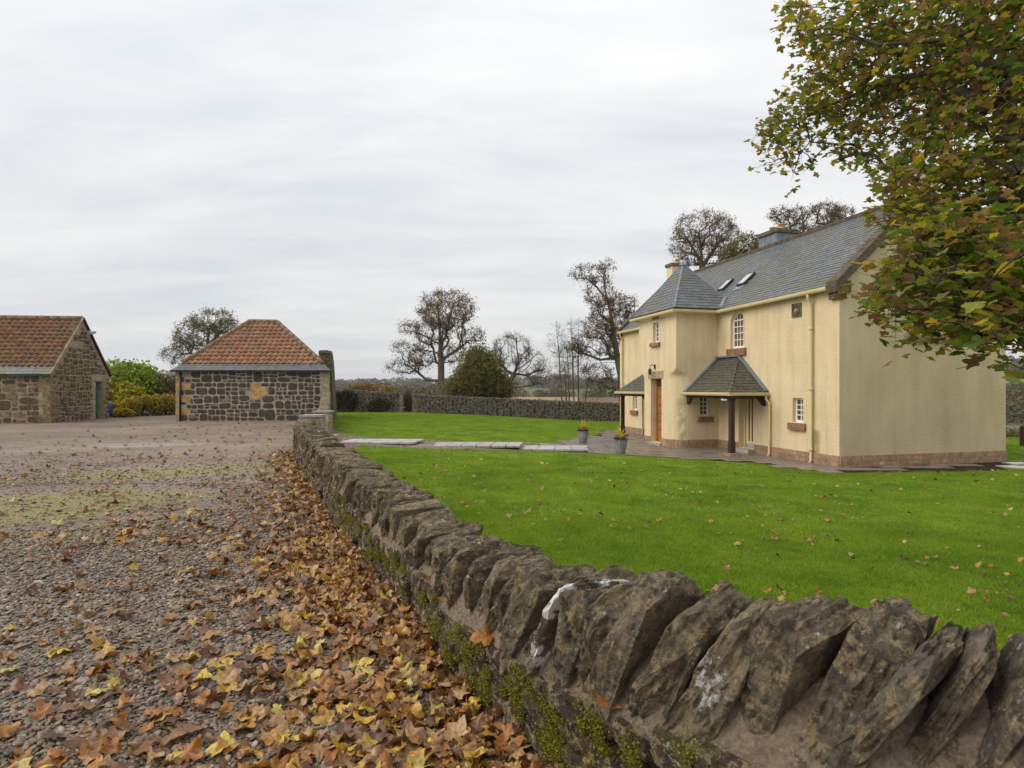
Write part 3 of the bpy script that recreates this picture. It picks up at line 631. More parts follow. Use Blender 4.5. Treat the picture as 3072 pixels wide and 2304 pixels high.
# facing stones, laid roughly in courses
spots = []
for zrow in range(6):
    s = rnd.uniform(0, .2)
    while s < WLEN - .1:
        l_ = rnd.choice((.13, .17, .2, .24, .28, .34)) * rnd.uniform(.85, 1.2); q, d, nn, cz, tz = wat(s + l_ / 2)
        nr = 4; hh = (cz + .03) / nr
        if zrow < nr: spots.append((s + l_ / 2, l_, hh * (zrow + .5) - .02 + rnd.uniform(-.012, .012), hh * rnd.uniform(.85, 1.15)))
        s += l_
spots.sort(key=lambda t: -t[0]); far_st = Joined()
for i, (s, l_, zc, hh) in enumerate(spots):
    q, d, nn, cz, tz = wat(s); dep = rnd.uniform(.11, .16)
    tilt = rnd.uniform(-.12, .12); ax = Vector((-d[0], -d[1], 0)); up = Vector((0, 0, 1)) + ax * tilt
    M = frameM((q[0] + nn[0] * (.055 + rnd.uniform(-.012, .02)), q[1] + nn[1] * .055, zc), ax, (up - ax * up.dot(ax)), l_ * .96, dep, hh * .96)
    # facing is -normal of the garden side: ax x up
    if Vector((nn[0], nn[1], 0)).dot(Vector(M.col[1][:3])) < 0: M = frameM(M.translation, -ax, (up - ax * up.dot(ax)), l_ * .96, dep, hh * .96)
    k = rnd.randrange(28)
    if i < 290: obj('stone', fsmesh(k, 'rubble'), bw, M)
    else: far_st.add(M, k)
far_st.build('far_stones', 'rubble', bw)
# cope stones on edge, leaning towards the viewer's end
def cope_rock(seed, cuts):
    g = random.Random(seed); bm = bmesh.new()
    for sx_ in (-1, 1):
        for sy_ in (-1, 1):
            for sz_ in (-1, 1):
                k = g.uniform(.55, 1.0) if sz_ > 0 else g.uniform(.75, 1.0)
                bm.verts.new((sx_ * .5 * g.uniform(.5, 1.0), sy_ * .5 * k, sz_ * .5 * g.uniform(.72, 1.0)))
    for _ in range(7):
        ax_ = g.choice((1, 2)); v = [g.uniform(-.45, .45) for _ in range(3)]; v[ax_] = g.choice((-.5, .5)) * g.uniform(.9, 1.04); v[2] = abs(v[2]) if g.random() < .6 else v[2]; bm.verts.new(v)
    bm.verts.new((g.uniform(-.2, .2), g.uniform(-.25, .25), .5))
    h = bmesh.ops.convex_hull(bm, input=bm.verts[:]); bmesh.ops.delete(bm, geom=list({x for x in h['geom_interior'] + h['geom_unused'] if isinstance(x, bmesh.types.BMVert)}), context='VERTS')
    bmesh.ops.bevel(bm, geom=bm.edges[:], offset=.006, segments=1, affect='EDGES', clamp_overlap=True)
    for _ in range(cuts):
        bmesh.ops.triangulate(bm, faces=bm.faces[:]); bmesh.ops.subdivide_edges(bm, edges=[e_ for e_ in bm.edges if e_.calc_length() > .11], cuts=1)
    bmesh.ops.triangulate(bm, faces=bm.faces[:]); bm.normal_update(); off = Vector((seed * 3.7, seed * 1.3, seed))
    for v in bm.verts:
        q = v.co + off; d_ = mn.noise(q * 2.6) * .05 + (.5 - abs(mn.noise(q * 5))) * .045 - .02 + mn.noise(q * 13) * .016 + mn.noise(Vector((q.x * 16, q.y * 2, q.z * 2))) * .02
        d_ += (abs(mn.noise(q * 7.5)) - .2) * .05 + mn.noise(q * 26) * .009; v.co += v.normal * d_
    me = bpy.data.meshes.new('stone'); bm.to_mesh(me); bm.free(); me.materials.append(MT['copestone']); return me
COPE = [cope_rock(100 + i, 2) for i in range(16)]; COPEN = [cope_rock(200 + i, 4) for i in range(16)]
s = WLEN - .03; white_done = False
while s > .02:
    q, d, nn, cz, tz = wat(s); near = q[1] < 4.2
    t_ = (rnd.choice((.075, .10, .13, .17)) * rnd.uniform(.85, 1.15) if near else rnd.uniform(.06, .14)); hgt = (tz - cz) * rnd.uniform(.82, 1.06) + .045; wid = WTH * rnd.uniform(.86, 1.06)
    lean = R(rnd.uniform(16, 32)); tw = rnd.uniform(-.22, .22)
    T3 = Vector((d[0], d[1], 0)); N3 = Vector((nn[0], nn[1], 0)); Zv = Vector((0, 0, 1))
    T3 = (T3 + N3 * tw).normalized(); N3 = Zv.cross(T3) * -1
    if N3.dot(Vector((nn[0], nn[1], 0))) < 0: N3 = -N3
    up = (Zv * math.cos(lean) + T3 * math.sin(lean)); th = T3 * math.cos(lean) - Zv * math.sin(lean)
    zc = cz - .045 + hgt * .5 * math.cos(lean) + rnd.uniform(-.012, .02); off = WTH * .5 + rnd.uniform(-.03, .02)
    c0 = Vector((q[0] + nn[0] * off, q[1] + nn[1] * off, zc))
    roll = Matrix.Rotation(rnd.uniform(-.13, .13), 3, 'X')
    Bm = Matrix((th * t_ * 1.16, N3 * wid * 1.05, up * hgt * 1.12)).transposed() @ roll
    me = rnd.choice(COPEN if near else COPE)
    cs_ = obj('cope_stone', me, bw, Matrix.Translation(c0) @ Bm.to_4x4())
    if not white_done and CX + F * c0.x / c0.y < 1800:
        white_done = True; w2 = me.copy(); w2.materials[0] = MT['whitecope']; cs_.data = w2; cs_['label'] = 'cope stone splashed white with lichen'
    s -= t_ * rnd.uniform(.95, 1.08) / max(.6, math.cos(lean))
# moss cushions on the joints
mv = []
for k in range(120):
    low = rnd.random() < .85; s = WLEN - (.6 + rnd.random() ** 1.3 * 7); q, d, nn, cz, tz = wat(s); zc = cz * rnd.uniform(.35, 1.02) if low else cz + (tz - cz) * rnd.uniform(.3, .8)
    off = -.03 if low else .10; n_ = 420; wd_ = rnd.uniform(.4, 1.5)
    c = np.array([q[0] + nn[0] * off, q[1] + nn[1] * off, zc]); t3 = np.array([d[0], d[1], 0])
    mv.append(c + rng.normal(size=(n_, 1)) * t3 * .03 * wd_ + rng.normal(size=(n_, 3)) * np.array([.008, .008, .026 * rnd.uniform(.5, 1.4)]) * min(1.2, wd_))
V, Fk = quads(np.concatenate(mv), .007); tag(obj('moss', mkmesh('moss', V, Fk, MT['moss']), bw), kind='stuff')

# gate pillars
def pillar(label, x0, x1, y0, y1, z1):
    t = thing('gate_pillar', label, 'pillar', ((x0 + x1) / 2, (y0 + y1) / 2, -.1), 0, 'stone gate pillars')
    z = -.12; i = 0
    while z < z1 - .12:
        h_ = min(rnd.uniform(.22, .3), z1 - .07 - z); j = .012 * (i % 2)
        MB().box((x0 + .04 + j, y0 + .04 + j, z), (x1 - .04 - j, y1 - .04 - j, z + h_ - .006)).build('block', MT['palestone'], t); z += h_; i += 1
    MB().box((x0, y0, z1 - .065), (x1, y1, z1)).build('cap', MT['capstone'], t)
pillar('low square stone gate pillar at the end of the curving wall', -6.46, -5.78, 17.85, 18.5, .80)
pillar('low square stone gate pillar beside the stone shed wall', -7.18, -6.58, 21.2, 21.85, .80)
# short wall between the far pillar and the shed
sw = thing('wall_stub', 'short rising drystone wall between gate pillar and red tiled shed', 'wall', (-7.6, 24.5, 0))
A0, A1 = np.array([-6.98, 21.9]), np.array([-9.25, 29.35]); dv = (A1 - A0); LL = np.linalg.norm(dv); dv /= LL; nv = np.array([dv[1], -dv[0]])
zt = lambda f: .52 + .5 * f + .45 * max(0, f - .6)
V = []
for f in np.linspace(0, 1, 12):
    p = A0 + dv * LL * f
    for o_, z_ in ((-.23, -.3), (-.21, zt(f)), (.21, zt(f)), (.25, -.3)): V.append((p[0] + nv[0] * o_, p[1] + nv[1] * o_, z_))
MB().add(V, [(i * 4 + j, i * 4 + (j + 1) % 4, (i + 1) * 4 + (j + 1) % 4, (i + 1) * 4 + j) for i in range(11) for j in range(4)] + [(0, 1, 2, 3), (47, 46, 45, 44)]).build('core', MT['whin'], sw)
for side in (-1, 1):
    for zr in range(3):
        f = .01
        while f < .97:
            l_ = rnd.uniform(.2, .42); p = A0 + dv * (LL * f + l_ / 2); hh = (zt(f) + .2) / 3
            ax = Vector((dv[0], dv[1], 0)) * (-side); obj('stone', fsmesh(rnd.randrange(28), 'rubble'), sw, frameM((p[0] + nv[0] * side * .2, p[1] + nv[1] * side * .2, -.2 + hh * (zr + .5)), ax, (0, 0, 1), l_ * .95, .12, hh * .95)); f += l_ / LL
f = .0
while f < 1:
    t_ = rnd.uniform(.12, .2); p = A0 + dv * LL * f; lean = R(rnd.uniform(8, 24)); T3 = Vector((-dv[0], -dv[1], 0)); up = Vector((0, 0, 1)) * math.cos(lean) + T3 * math.sin(lean); th = T3 * math.cos(lean) - Vector((0, 0, 1)) * math.sin(lean)
    obj('cope_stone', rnd.choice(COPE), sw, Matrix.Translation((p[0], p[1], zt(f) + .13)) @ Matrix((th * t_ * 1.2, Vector((nv[0], nv[1], 0)) * .44, up * .38)).transposed().to_4x4()); f += t_ / LL

# ------------------------------------------------------------------ roofs: slates and pantiles
def slate_list(O, A, S, bounds, smax, gauge, width, s0=0.0, th=.014, seed=1):
    """rows of slates on a plane: O origin on the eave, A unit along the eave, S unit up the slope"""
    g = random.Random(seed); O, A, S = Vector(O), Vector(A), Vector(S); N = A.cross(S).normalized()
    if N.z < 0: N = -N
    res = []; s = s0; row = 0
    while s < smax - gauge * .3:
        lo, hi = bounds(s); top = min(s + gauge * 1.5, smax); lo2, hi2 = bounds(min(s + gauge * 1.5, smax)); a = lo - g.random() * width - (width / 2 if row % 2 else 0)
        while a < hi:
            wd = width * g.uniform(.8, 1.2); a0, a1 = max(a, lo), min(a + wd - .006, hi); b0, b1 = max(a, lo2), min(a + wd - .006, hi2)
            if a1 - a0 > .03:
                if b1 < b0: b0 = b1 = (max(min((a0 + a1) / 2, hi2), lo2))
                j = g.uniform(-.006, .006); lift = th + .014 + g.uniform(0, .006)
                P = [O + A * x + S * (y_ + j) + N * z_ for (x, y_, z_) in ((a0, s, lift - th), (a1, s, lift - th), (b1, top, .0), (b0, top, .0), (a0, s, lift), (a1, s, lift), (b1, top, .012), (b0, top, .012))]
                res.append(P)
            a += wd
        s += gauge; row += 1
    return res
def put_slates(lst, parent, mat, limit, name='slate', key=None, M=None):
    if key: lst = sorted(lst, key=key)
    for P in lst[:limit]: obj(name, mkmesh(name, P, BOXF, MT[mat]), parent, M)
    if lst[limit:]:
        b_ = MB()
        for P in lst[limit:]: b_.add(P, BOXF)
        tag(b_.build('slates', MT[mat], parent, M), kind='stuff')
def pantiles(O, A, S, bounds, s0, smax, gauge, width, parent, mat, seed=2, amp=.034, K=8, skip=None):
    g = random.Random(seed); O, A, S = Vector(O), Vector(A).normalized(), Vector(S).normalized(); N = A.cross(S)
    if N.z < 0: N = -N
    s = s0; row = 0; cnt = 0
    while s < smax - gauge * .3:
        lo, hi = bounds(s); top = min(s + gauge * 1.18, smax + .02); lo2, hi2 = bounds(min(top, smax)); a = math.floor(lo / width) * width
        while a < hi:
            if a + width * .85 > lo and a + width * .15 < hi:
                V = []; jz = g.uniform(-.006, .008); js = g.uniform(-.012, .012); jr = g.uniform(-.010, .010)
                for (y_, l0, h0, z0) in ((s, lo, hi, .055), (top, lo2, hi2, .012)):
                    for zt_ in (0, -.016):
                        for k in range(K + 1):
                            f = k / K; x = min(max(a + f * width * 1.06, l0), h0); pf = -math.cos((f * 1.06) * 2 * math.pi - .6) * (1 if True else 0)
                            V.append(O + A * x + S * (y_ + js) + N * (z0 + amp * pf * (.8 if pf < 0 else 1) + zt_ + jz + jr * (f - .5)))
                n = K + 1; Fc = []
                for k in range(K):
                    Fc += [(k, k + 1, 2 * n + k + 1, 2 * n + k), (n + k + 1, n + k, 3 * n + k, 3 * n + k + 1), (k + 1, k, n + k, n + k + 1), (2 * n + k, 2 * n + k + 1, 3 * n + k + 1, 3 * n + k)]
                Fc += [(0, 2 * n, 3 * n, n), (K, n + K, 3 * n + K, 2 * n + K)]
                obj('pantile', mkmesh('pantile', V, Fc, MT[mat], True), parent); cnt += 1
            a += width
        s += gauge; row += 1
    return cnt
def bar(name, a, c, w_, h_, mat, parent, M=None, lift=0.0):     # thick strip from a to c
    a, c = Vector(a), Vector(c); d = (c - a).normalized(); s_ = d.cross(Vector((0, 0, 1))).normalized(); u = s_.cross(d)
    V = [p + s_ * x * w_ / 2 + u * (y_ * h_ / 2 + lift) for p in (a, c) for x, y_ in ((-1, -1), (1, -1), (1, 1), (-1, 1))]
    return MB().add(V, [(0, 1, 2, 3), (7, 6, 5, 4), (0, 4, 5, 1), (1, 5, 6, 2), (2, 6, 7, 3), (3, 7, 4, 0)]).build(name, MT[mat], parent, M)

# ------------------------------------------------------------------ rubble facing for walls
def facing(parent, O, ax, W_, H_, rows, wr, mat, pin=None, gap=.03, skip=None, dep=.12, proud=.0, pinp=.5, top=None, alt=None, jitter=.012, pinmat='pinning'):
    """stones on the plane through O (lower left, seen from outside) with horizontal ax and vertical up"""
    O = Vector(O); ax = Vector(ax).normalized(); up = Vector((0, 0, 1)); nin = up.cross(ax); z = 0; pins = Joined()
    for h_ in rows:
        x = rnd.uniform(.0, .05)
        while x < W_ - .08:
            w_ = min(rnd.uniform(*wr), W_ - x); zc = z + h_ / 2
            ok = w_ > .07
            if top is not None and ok: ok = z + h_ * .75 < min(top(x + .03), top(x + w_ - .03))
            if skip and ok: ok = not any(x + w_ > a and x < c and z + h_ > e_ and z < f for (a, c, e_, f) in skip)
            if ok:
                hh = (h_ - gap) * rnd.uniform(.88, 1.05); ww = w_ - gap
                mt = mat
                if alt and rnd.random() < alt[1]: mt = alt[0]
                o_ = O + ax * (x + w_ / 2) + up * (zc + rnd.uniform(-jitter, jitter)) - nin * (proud - dep * .42)
                obj('stone', fsmesh(rnd.randrange(28), mt), parent, frameM(o_, ax, up + ax * rnd.uniform(-.04, .04), ww, dep, hh))
            adv = w_
            if pin and ok and rnd.random() < pinp and x + w_ + pin < W_:
                nn = rnd.choice((2, 3, 3, 4)); pw = rnd.uniform(.6, 1.0) * pin
                for i in range(nn):
                    o_ = O + ax * (x + w_ + pw / 2 - .01) + up * (z + h_ * (i + .5) / nn) - nin * (proud - dep * .44)
                    sk = skip and any(x + w_ + pw > a and x + w_ < c and z + h_ > e_ and z < f for (a, c, e_, f) in skip)
                    if not sk and (top is None or z + h_ < top(x + w_ + pw)): pins.add(frameM(o_, ax, up, pw * rnd.uniform(.75, 1.0), dep, h_ / nn * rnd.uniform(.66, .88)), rnd.randrange(28))
                adv += pw
            x += adv
        z += h_
    pins.build('pinnings', pinmat, parent)
def rubble_fill(parent, O, ax, W_, H_, amin, amax, mat, skip=(), dep=.12, proud=.012, gap=.03, top=None, alt=None, pin_area=.022, pinmat='pinning', seed=1, asp=1.7):
    """uncoursed rubble: the face is split again and again into unequal cells, each cell one stone"""
    g = random.Random(seed); O = Vector(O); ax = Vector(ax).normalized(); up = Vector((0, 0, 1)); nin = up.cross(ax); cells = []
    def split(x0, x1, z0, z1, depth=0):
        w_, h_ = x1 - x0, z1 - z0; a_ = w_ * h_
        lim = amin + (amax - amin) * g.random() ** 1.3
        if (a_ < lim and w_ < h_ * 2.6 and h_ < w_ * 1.5) or a_ < amin * .35: cells.append((x0, x1, z0, z1)); return
        f = g.uniform(.3, .7)
        if w_ > h_ * asp: c = x0 + w_ * f; split(x0, c, z0, z1); split(c, x1, z0, z1)
        else: c = z0 + h_ * f; split(x0, x1, z0, c); split(x0, x1, c, z1)
    zs = [0]
    while zs[-1] < H_ - .3: zs.append(min(H_, zs[-1] + g.uniform(.5, .85)))
    zs[-1] = H_
    for za, zb in zip(zs[:-1], zs[1:]): split(0, W_, za, zb)
    pins = Joined()
    for (x0, x1, z0, z1) in cells:
        for (a_, c, e_, f) in skip:            # shrink away from dressed stones and openings
            if x1 > a_ and x0 < c and z1 > e_ and z0 < f:
                k = min((x1 - a_, 0), (c - x0, 1), (z1 - e_, 2), (f - z0, 3))
                if k[1] == 0: x1 = a_
                elif k[1] == 1: x0 = c
                elif k[1] == 2: z1 = e_
                else: z0 = f
        if top is not None: z1 = min(z1, min(top(x0), top(x1)))
        w_, h_ = x1 - x0 - gap, z1 - z0 - gap
        if w_ < .035 or h_ < .03: continue
        o_ = O + ax * ((x0 + x1) / 2) + up * ((z0 + z1) / 2) - nin * (proud + g.uniform(-.006, .012) - dep * .5)
        M = frameM(o_, ax, up + ax * g.uniform(-.14, .14), w_ * g.uniform(.93, 1.06), dep, h_ * g.uniform(.93, 1.06))
        if w_ * h_ < pin_area: pins.add(M, g.randrange(28))
        else: obj('stone', fsmesh(g.randrange(28), alt[0] if alt and g.random() < alt[1] else mat), parent, M)
    pins.build('pinnings', pinmat, parent)
def blocks(parent, O, ax, items, mat, dep=.10, proud=.012, name='quoin'):   # dressed stones: (x0,x1,z0,z1)
    O = Vector(O); ax = Vector(ax).normalized(); up = Vector((0, 0, 1)); nin = up.cross(ax)
    for (x0, x1, z0, z1, *m_) in items:
        M = Matrix.Translation(O) @ Matrix((ax, nin, up)).transposed().to_4x4(); b_ = .012
        V = [(x0, dep, z0), (x1, dep, z0), (x1, dep, z1), (x0, dep, z1), (x0, -proud + b_, z0), (x1, -proud + b_, z0), (x1, -proud + b_, z1), (x0, -proud + b_, z1),
             (x0 + b_, -proud, z0 + b_), (x1 - b_, -proud, z0 + b_), (x1 - b_, -proud, z1 - b_), (x0 + b_, -proud, z1 - b_)]
        V = [M @ Vector(v) for v in V]
        Fc = [(0, 1, 2, 3), (8, 11, 10, 9), (0, 4, 5, 1), (1, 5, 6, 2), (2, 6, 7, 3), (3, 7, 4, 0), (4, 8, 9, 5), (5, 9, 10, 6), (6, 10, 11, 7), (7, 11, 8, 4)]
        obj(name, mkmesh(name, V, Fc, MT[m_[0] if m_ else mat]), parent)

# ------------------------------------------------------------------ stone shed with hipped pantile roof
A = Vector((-16.62, 29.15, 0)); B = Vector((-9.12, 29.45, 0)); dpt = Vector((-.27, .96, 0)).normalized() * 5.5; Cc = B + dpt; Dd = A + dpt
shed = thing('stone_shed', 'small dark rubble shed with hipped red pantile roof and slate eaves', 'shed', ((A + Cc) / 2)[:])
EZ = 2.50; fx = (B - A).normalized(); SW = (B - A).length
V = [tuple(p + Vector((0, 0, z))) for z in (-.3, EZ - .02) for p in (A, B, Cc, Dd)]
MB().add(V, [(0, 3, 2, 1), (4, 5, 6, 7), (0, 1, 5, 4), (1, 2, 6, 5), (2, 3, 7, 6), (3, 0, 4, 7)]).build('wall', MT['shedmortar'], shed)
q1 = []; z = 0
for i in range(8):
    h_ = .31; q1.append((.0, .22 if i % 2 == 0 else .72, z + .01, z + h_ - .01, 'yellowstone' if i % 2 or i < 1 else 'palestone')); z += h_
q1 = [(a, c if i % 2 else .22, e_, f, ('yellowstone' if i in (1, 3, 5, 6) else 'palestone')) for i, (a, c, e_, f, m_) in enumerate(q1)]
blocks(shed, A, fx, q1, 'yellowstone')
q2 = [(SW - (.42 if i % 2 else .28), SW, .31 * i + .01, .31 * i + .30) for i in range(8)]
blocks(shed, A, fx, q2, 'palestone')
px2x = lambda px: ((px - CX) / F * 29.3 - A.x)
yl = [(px2x(752), px2x(780), 1.66, 1.85), (px2x(753), px2x(778), 1.44, 1.64), (px2x(780), px2x(803), 1.44, 1.68), (px2x(757), px2x(802), 1.26, 1.42), (px2x(753), px2x(786), 1.05, 1.24)]
blocks(shed, A, fx, yl, 'yellowstone', name='stone')
rubble_fill(shed, A, fx, SW, EZ, .05, .40, 'whin', [(a, c, e_, f) for a, c, e_, f, *_ in q1 + q2 + yl], gap=.036, seed=3)
facing(shed, B, dpt, 5.5, EZ, [.3, .34, .3, .33, .34, .31, .3, .28], (.28, .6), 'whin', pin=.17, gap=.05, proud=.012)
# roof
R1 = Vector(((749 - CX) / F * 31.9, 31.9, 5.22)); R2 = Vector(((831.5 - CX) / F * 31.95, 31.95, 5.20)); ov = .14
nf = Vector((fx.y, -fx.x, 0)); E0 = A + nf * ov - fx * .16 + Vector((0, 0, EZ)); E1 = B + nf * ov + fx * .10 + Vector((0, 0, EZ)); E2 = Cc + dpt.normalized() * ov + fx * .1 + Vector((0, 0, EZ)); E3 = Dd + dpt.normalized() * ov - fx * .16 + Vector((0, 0, EZ))
MB().add([E0, E1, E2, E3, R1, R2], [(0, 1, 5, 4), (1, 2, 5), (2, 3, 4, 5), (3, 0, 4), (3, 2, 1, 0)]).build('roof_deck', MT['pantile'], shed)
def roofplane(e0, e1, r1, r2):
    Ax = (e1 - e0).normalized(); r_ = r1 - e0; S = (r_ - Ax * r_.dot(Ax)); sm = S.length; S.normalize(); l1 = (r1 - e0).dot(Ax); l2 = (r2 - e0).dot(Ax); L = (e1 - e0).length
    return Ax, S, sm, (lambda s: (l1 * s / sm, L + (l2 - L) * s / sm))
Ax, S, sm, bd = roofplane(E0, E1, R1, R2)
put_slates(slate_list(E0, Ax, S, bd, .60, .17, .32, 0, seed=5), shed, 'slate', 200)
pantiles(E0, Ax, S, bd, .46, sm, .292, .272, shed, 'pantile', seed=4)
Ax2, S2, sm2, bd2 = roofplane(E1, E2, R2, R2); put_slates(slate_list(E1, Ax2, S2, bd2, .60, .17, .32, 0, seed=6), shed, 'slate', 0); pantiles(E1, Ax2, S2, bd2, .46, sm2, .3, .272, shed, 'pantile', seed=9)
for a, c in ((E0 + (R1 - E0) * .14, R1), (E1 + (R2 - E1) * .14, R2), (R1, R2)):
    n_ = max(4, int((c - a).length / .42)); 
    for i in range(n_):
        p0 = a + (c - a) * i / n_; p1 = a + (c - a) * (i + 1.04) / n_
        b_ = MB().tube([p0 + Vector((0, 0, .02)), p1 + Vector((0, 0, .03))], [.125, .112], 8); b_.build('ridge_tile', MT['ridgestone'], shed, smooth=True)
bar('gutter', E0 + nf * .05 - Vector((0, 0, .03)), E1 + nf * .05 - Vector((0, 0, .03)), .11, .08, 'pipeblack', shed)
MB().tube([A + fx * .27 + nf * .09 + Vector((0, 0, z)) for z in (-.02, 2.44)], .05, 10).build('downpipe', MT['pipeblack'], shed, smooth=True)
# tall stone pier against the right-hand wall
pb = B + dpt.normalized() * .75 + fx * .02
pr = [(-.36, -.2), (.20, -.2), (.14, 1.2), (.06, 2.7), (.0, 3.3), (-.05, 3.52), (-.56, 3.54), (-.58, 2.9), (-.40, 2.2)]
Vp, Fp = prism(pr, 0, .62); T = Matrix.Translation(pb) @ Matrix.Rotation(math.atan2(fx.y, fx.x), 4, 'Z'); MB().add([T @ Vector(v) for v in Vp], Fp).build('pier', MT['lichenstone'], shed)
for i in range(9):
    o_ = T @ Vector((-.10 - i * .026, .02, .1 + i * .385)); obj('stone', fsmesh(rnd.randrange(28), 'rubble'), shed, frameM(o_, fx, (0, 0, 1), rnd.uniform(.42, .5), .12, .36))
obj('pier_cap', fsmesh(3, 'lichenstone'), shed, frameM(T @ Vector((-.30, .25, 3.46)), fx, (0, 0, 1), .56, .66, .22))

# ------------------------------------------------------------------ barn at the left
G0 = Vector((-21.5, 27.5, 0)); gd = Vector((-.0995, .995, 0)); ld = Vector((-.995, -.0995, 0)); GL = 4.68; BL = 7.0; BE = 2.29; AP = 5.16
barn = thing('stone_barn', 'long stone barn with red pantile roof, stone gable and green door', 'barn', (G0 + ld * 3.5 + gd * 2.3)[:])
pts = [G0, G0 + gd * GL, G0 + ld * BL + gd * GL, G0 + ld * BL]; m0 = G0 + gd * GL / 2; m1 = m0 + ld * BL; zv = lambda z: Vector((0, 0, z))
DX0, DX1, DZ = 3.46, 4.12, 1.98          # door opening along the gable
ww = [G0, G0 + gd * DX0, G0 + gd * DX1, G0 + gd * GL]
b_ = MB(); mz = lambda t: BE + (AP - .06 - BE) * (1 - abs(t - GL / 2) / (GL / 2))
# gable with a door opening (real reveal, .32 deep)
def gp3(t, z, d=0.): return G0 + gd * t + zv(z) + ld * d
b_.add([gp3(0, -.3), gp3(DX0, -.3), gp3(DX0, mz(DX0)), gp3(GL / 2, mz(GL / 2)), gp3(0, mz(0))], [(0, 1, 2, 3, 4)])
b_.add([gp3(DX1, -.3), gp3(GL, -.3), gp3(GL, mz(GL)), gp3(DX1, mz(DX1))], [(0, 1, 2, 3)])
b_.add([gp3(DX0, DZ), gp3(DX1, DZ), gp3(DX1, mz(DX1)), gp3(DX0, mz(DX0))], [(0, 1, 2, 3)])
for a, c in (((DX0, -.3), (DX0, DZ)), ((DX0, DZ), (DX1, DZ)), ((DX1, DZ), (DX1, -.3))): b_.add([gp3(*a), gp3(*c), gp3(*c, .34), gp3(*a, .34)], [(0, 1, 2, 3)])
b_.add([pts[0] - zv(.3), pts[3] - zv(.3), pts[3] + zv(BE), pts[0] + zv(BE)], [(0, 1, 2, 3)]); b_.add([pts[1] - zv(.3), pts[2] - zv(.3), pts[2] + zv(BE), pts[1] + zv(BE)], [(3, 2, 1, 0)])
b_.build('wall', MT['barnmortar'], barn)
dr = MB().add([gp3(DX0, 0, .26), gp3(DX1, 0, .26), gp3(DX1, DZ, .26), gp3(DX0, DZ, .26), gp3(DX0, 0, .32), gp3(DX1, 0, .32), gp3(DX1, DZ, .32), gp3(DX0, DZ, .32)], BOXF).build('door', MT['greendoor'], barn)
for i in range(4):
    t0 = DX0 + .02 + i * .157; MB().add([gp3(t0 + a, z, d_) for z in (.02, DZ - .03) for a, d_ in ((0, .24), (.148, .24), (.148, .262), (0, .262))], BOXF).build('board', MT['greendoor'], dr)
axg = gd; Og = G0
qs = [(0, .62 if i % 2 else .34, .3 * i + .01, .3 * i + .29) for i in range(7)]
js = [(DX0 - (.22 if i % 2 else .36), DX0 - .004, .34 * i, .34 * i + .325, 'palestone') for i in range(6)] + [(DX1 + .004, DX1 + (.3 if i % 2 else .22), .34 * i, .34 * i + .325, 'barnblock') for i in range(6)] + [(DX0 - .3, DX1 + .2, DZ + .06, DZ + .36, 'palestone')]
blocks(barn, Og, axg, qs, 'barnblock'); blocks(barn, Og, axg, js, 'palestone')
bl = [(1.55, 2.45, 3.62, 3.95, 'palestone'), (1.7, 2.2, 4.35, 4.62, 'palestone')]
blocks(barn, Og, axg, bl, 'palestone', name='stone')
rubble_fill(barn, Og, axg, GL, AP, .04, .2, 'barnstone', [(a, c, e_, f) for a, c, e_, f, *_ in qs + js + bl] + [(DX0, DX1, 0, DZ)], proud=.01, gap=.035, top=lambda x: mz(x) - .10, alt=('barnblock', .14), seed=5, asp=1.25)
Of = G0 + ld * BL; rubble_fill(barn, Of, -ld, BL - .5, BE - .05, .10, .42, 'barnblock', (), proud=.01, gap=.04, alt=('barnstone', .5), seed=8)
blocks(barn, Of, -ld, [(BL - (.36 if i % 2 else .8), BL, .365 * i + .01, .365 * i + .355) for i in range(6)], 'barnblock')
nfb = Vector((gd.x, gd.y, 0)) * -1
BE0 = G0 + ld * BL + nfb * .14 + zv(BE - .02); BE1 = G0 - ld * .02 + nfb * .14 + zv(BE - .02); BR0 = m1 + zv(AP); BR1 = m0 - ld * .02 + zv(AP)
KE0 = G0 + ld * BL - nfb * (GL + .1) + zv(BE - .02); KE1 = G0 - nfb * (GL + .1) - ld * .02 + zv(BE - .02)
MB().add([BE0, BE1, BR1, BR0, KE0, KE1], [(0, 1, 2, 3), (3, 2, 5, 4)]).build('roof_deck', MT['barntile'], barn)
Ax, S, sm, bd = roofplane(BE0, BE1, BR0, BR1); L_ = (BE1 - BE0).length; bd = lambda s: (L_ - 4.4, L_)
put_slates(slate_list(BE0, Ax, S, bd, .62, .18, .36, 0, seed=15), barn, 'slate', 60)
pantiles(BE0, Ax, S, bd, .47, sm, .262, .275, barn, 'barntile', seed=14, amp=.042)
for i in range(9):
    p0 = BR1 + (BR0 - BR1) * (i * .5 / BL); p1 = BR1 + (BR0 - BR1) * ((i + 1.02) * .5 / BL); MB().tube([p0 - zv(.01), p1 + zv(.01)], [.12, .11], 8).build('ridge_tile', MT['ridgestone'], barn, smooth=True)
for sgn, e_ in ((0, BE1), (1, KE1)): bar('verge', e_ - ld * .03 + zv(.01), BR1 - ld * .03 + zv(.03), .10, .07, 'pipebrown' if sgn else 'barnmortar', barn)
bar('gutter', BE0 + nfb * .04 - zv(.05), BE1 + nfb * .04 - zv(.05), .09, .07, 'darkgreen', barn)
fl = thing('flood_light', 'small grey flood light bracketed high on the barn gable', 'lamp', gp3(2.55, 4.42, -.05)[:])
MB().tube([gp3(2.5, 4.5, 0), gp3(2.5, 4.52, -.25)], .03, 8).build('bracket', MT['floodlamp'], fl)
Tl = Matrix.Translation(gp3(2.55, 4.44, -.32)) @ Matrix.Rotation(.35, 4, 'X'); MB().box((-.12, -.16, -.05), (.14, .16, .06), Tl).build('housing', MT['floodlamp'], fl); MB().box((-.1, -.13, -.062), (.12, .13, -.052), Tl).build('glass', MT['chrome'], fl)
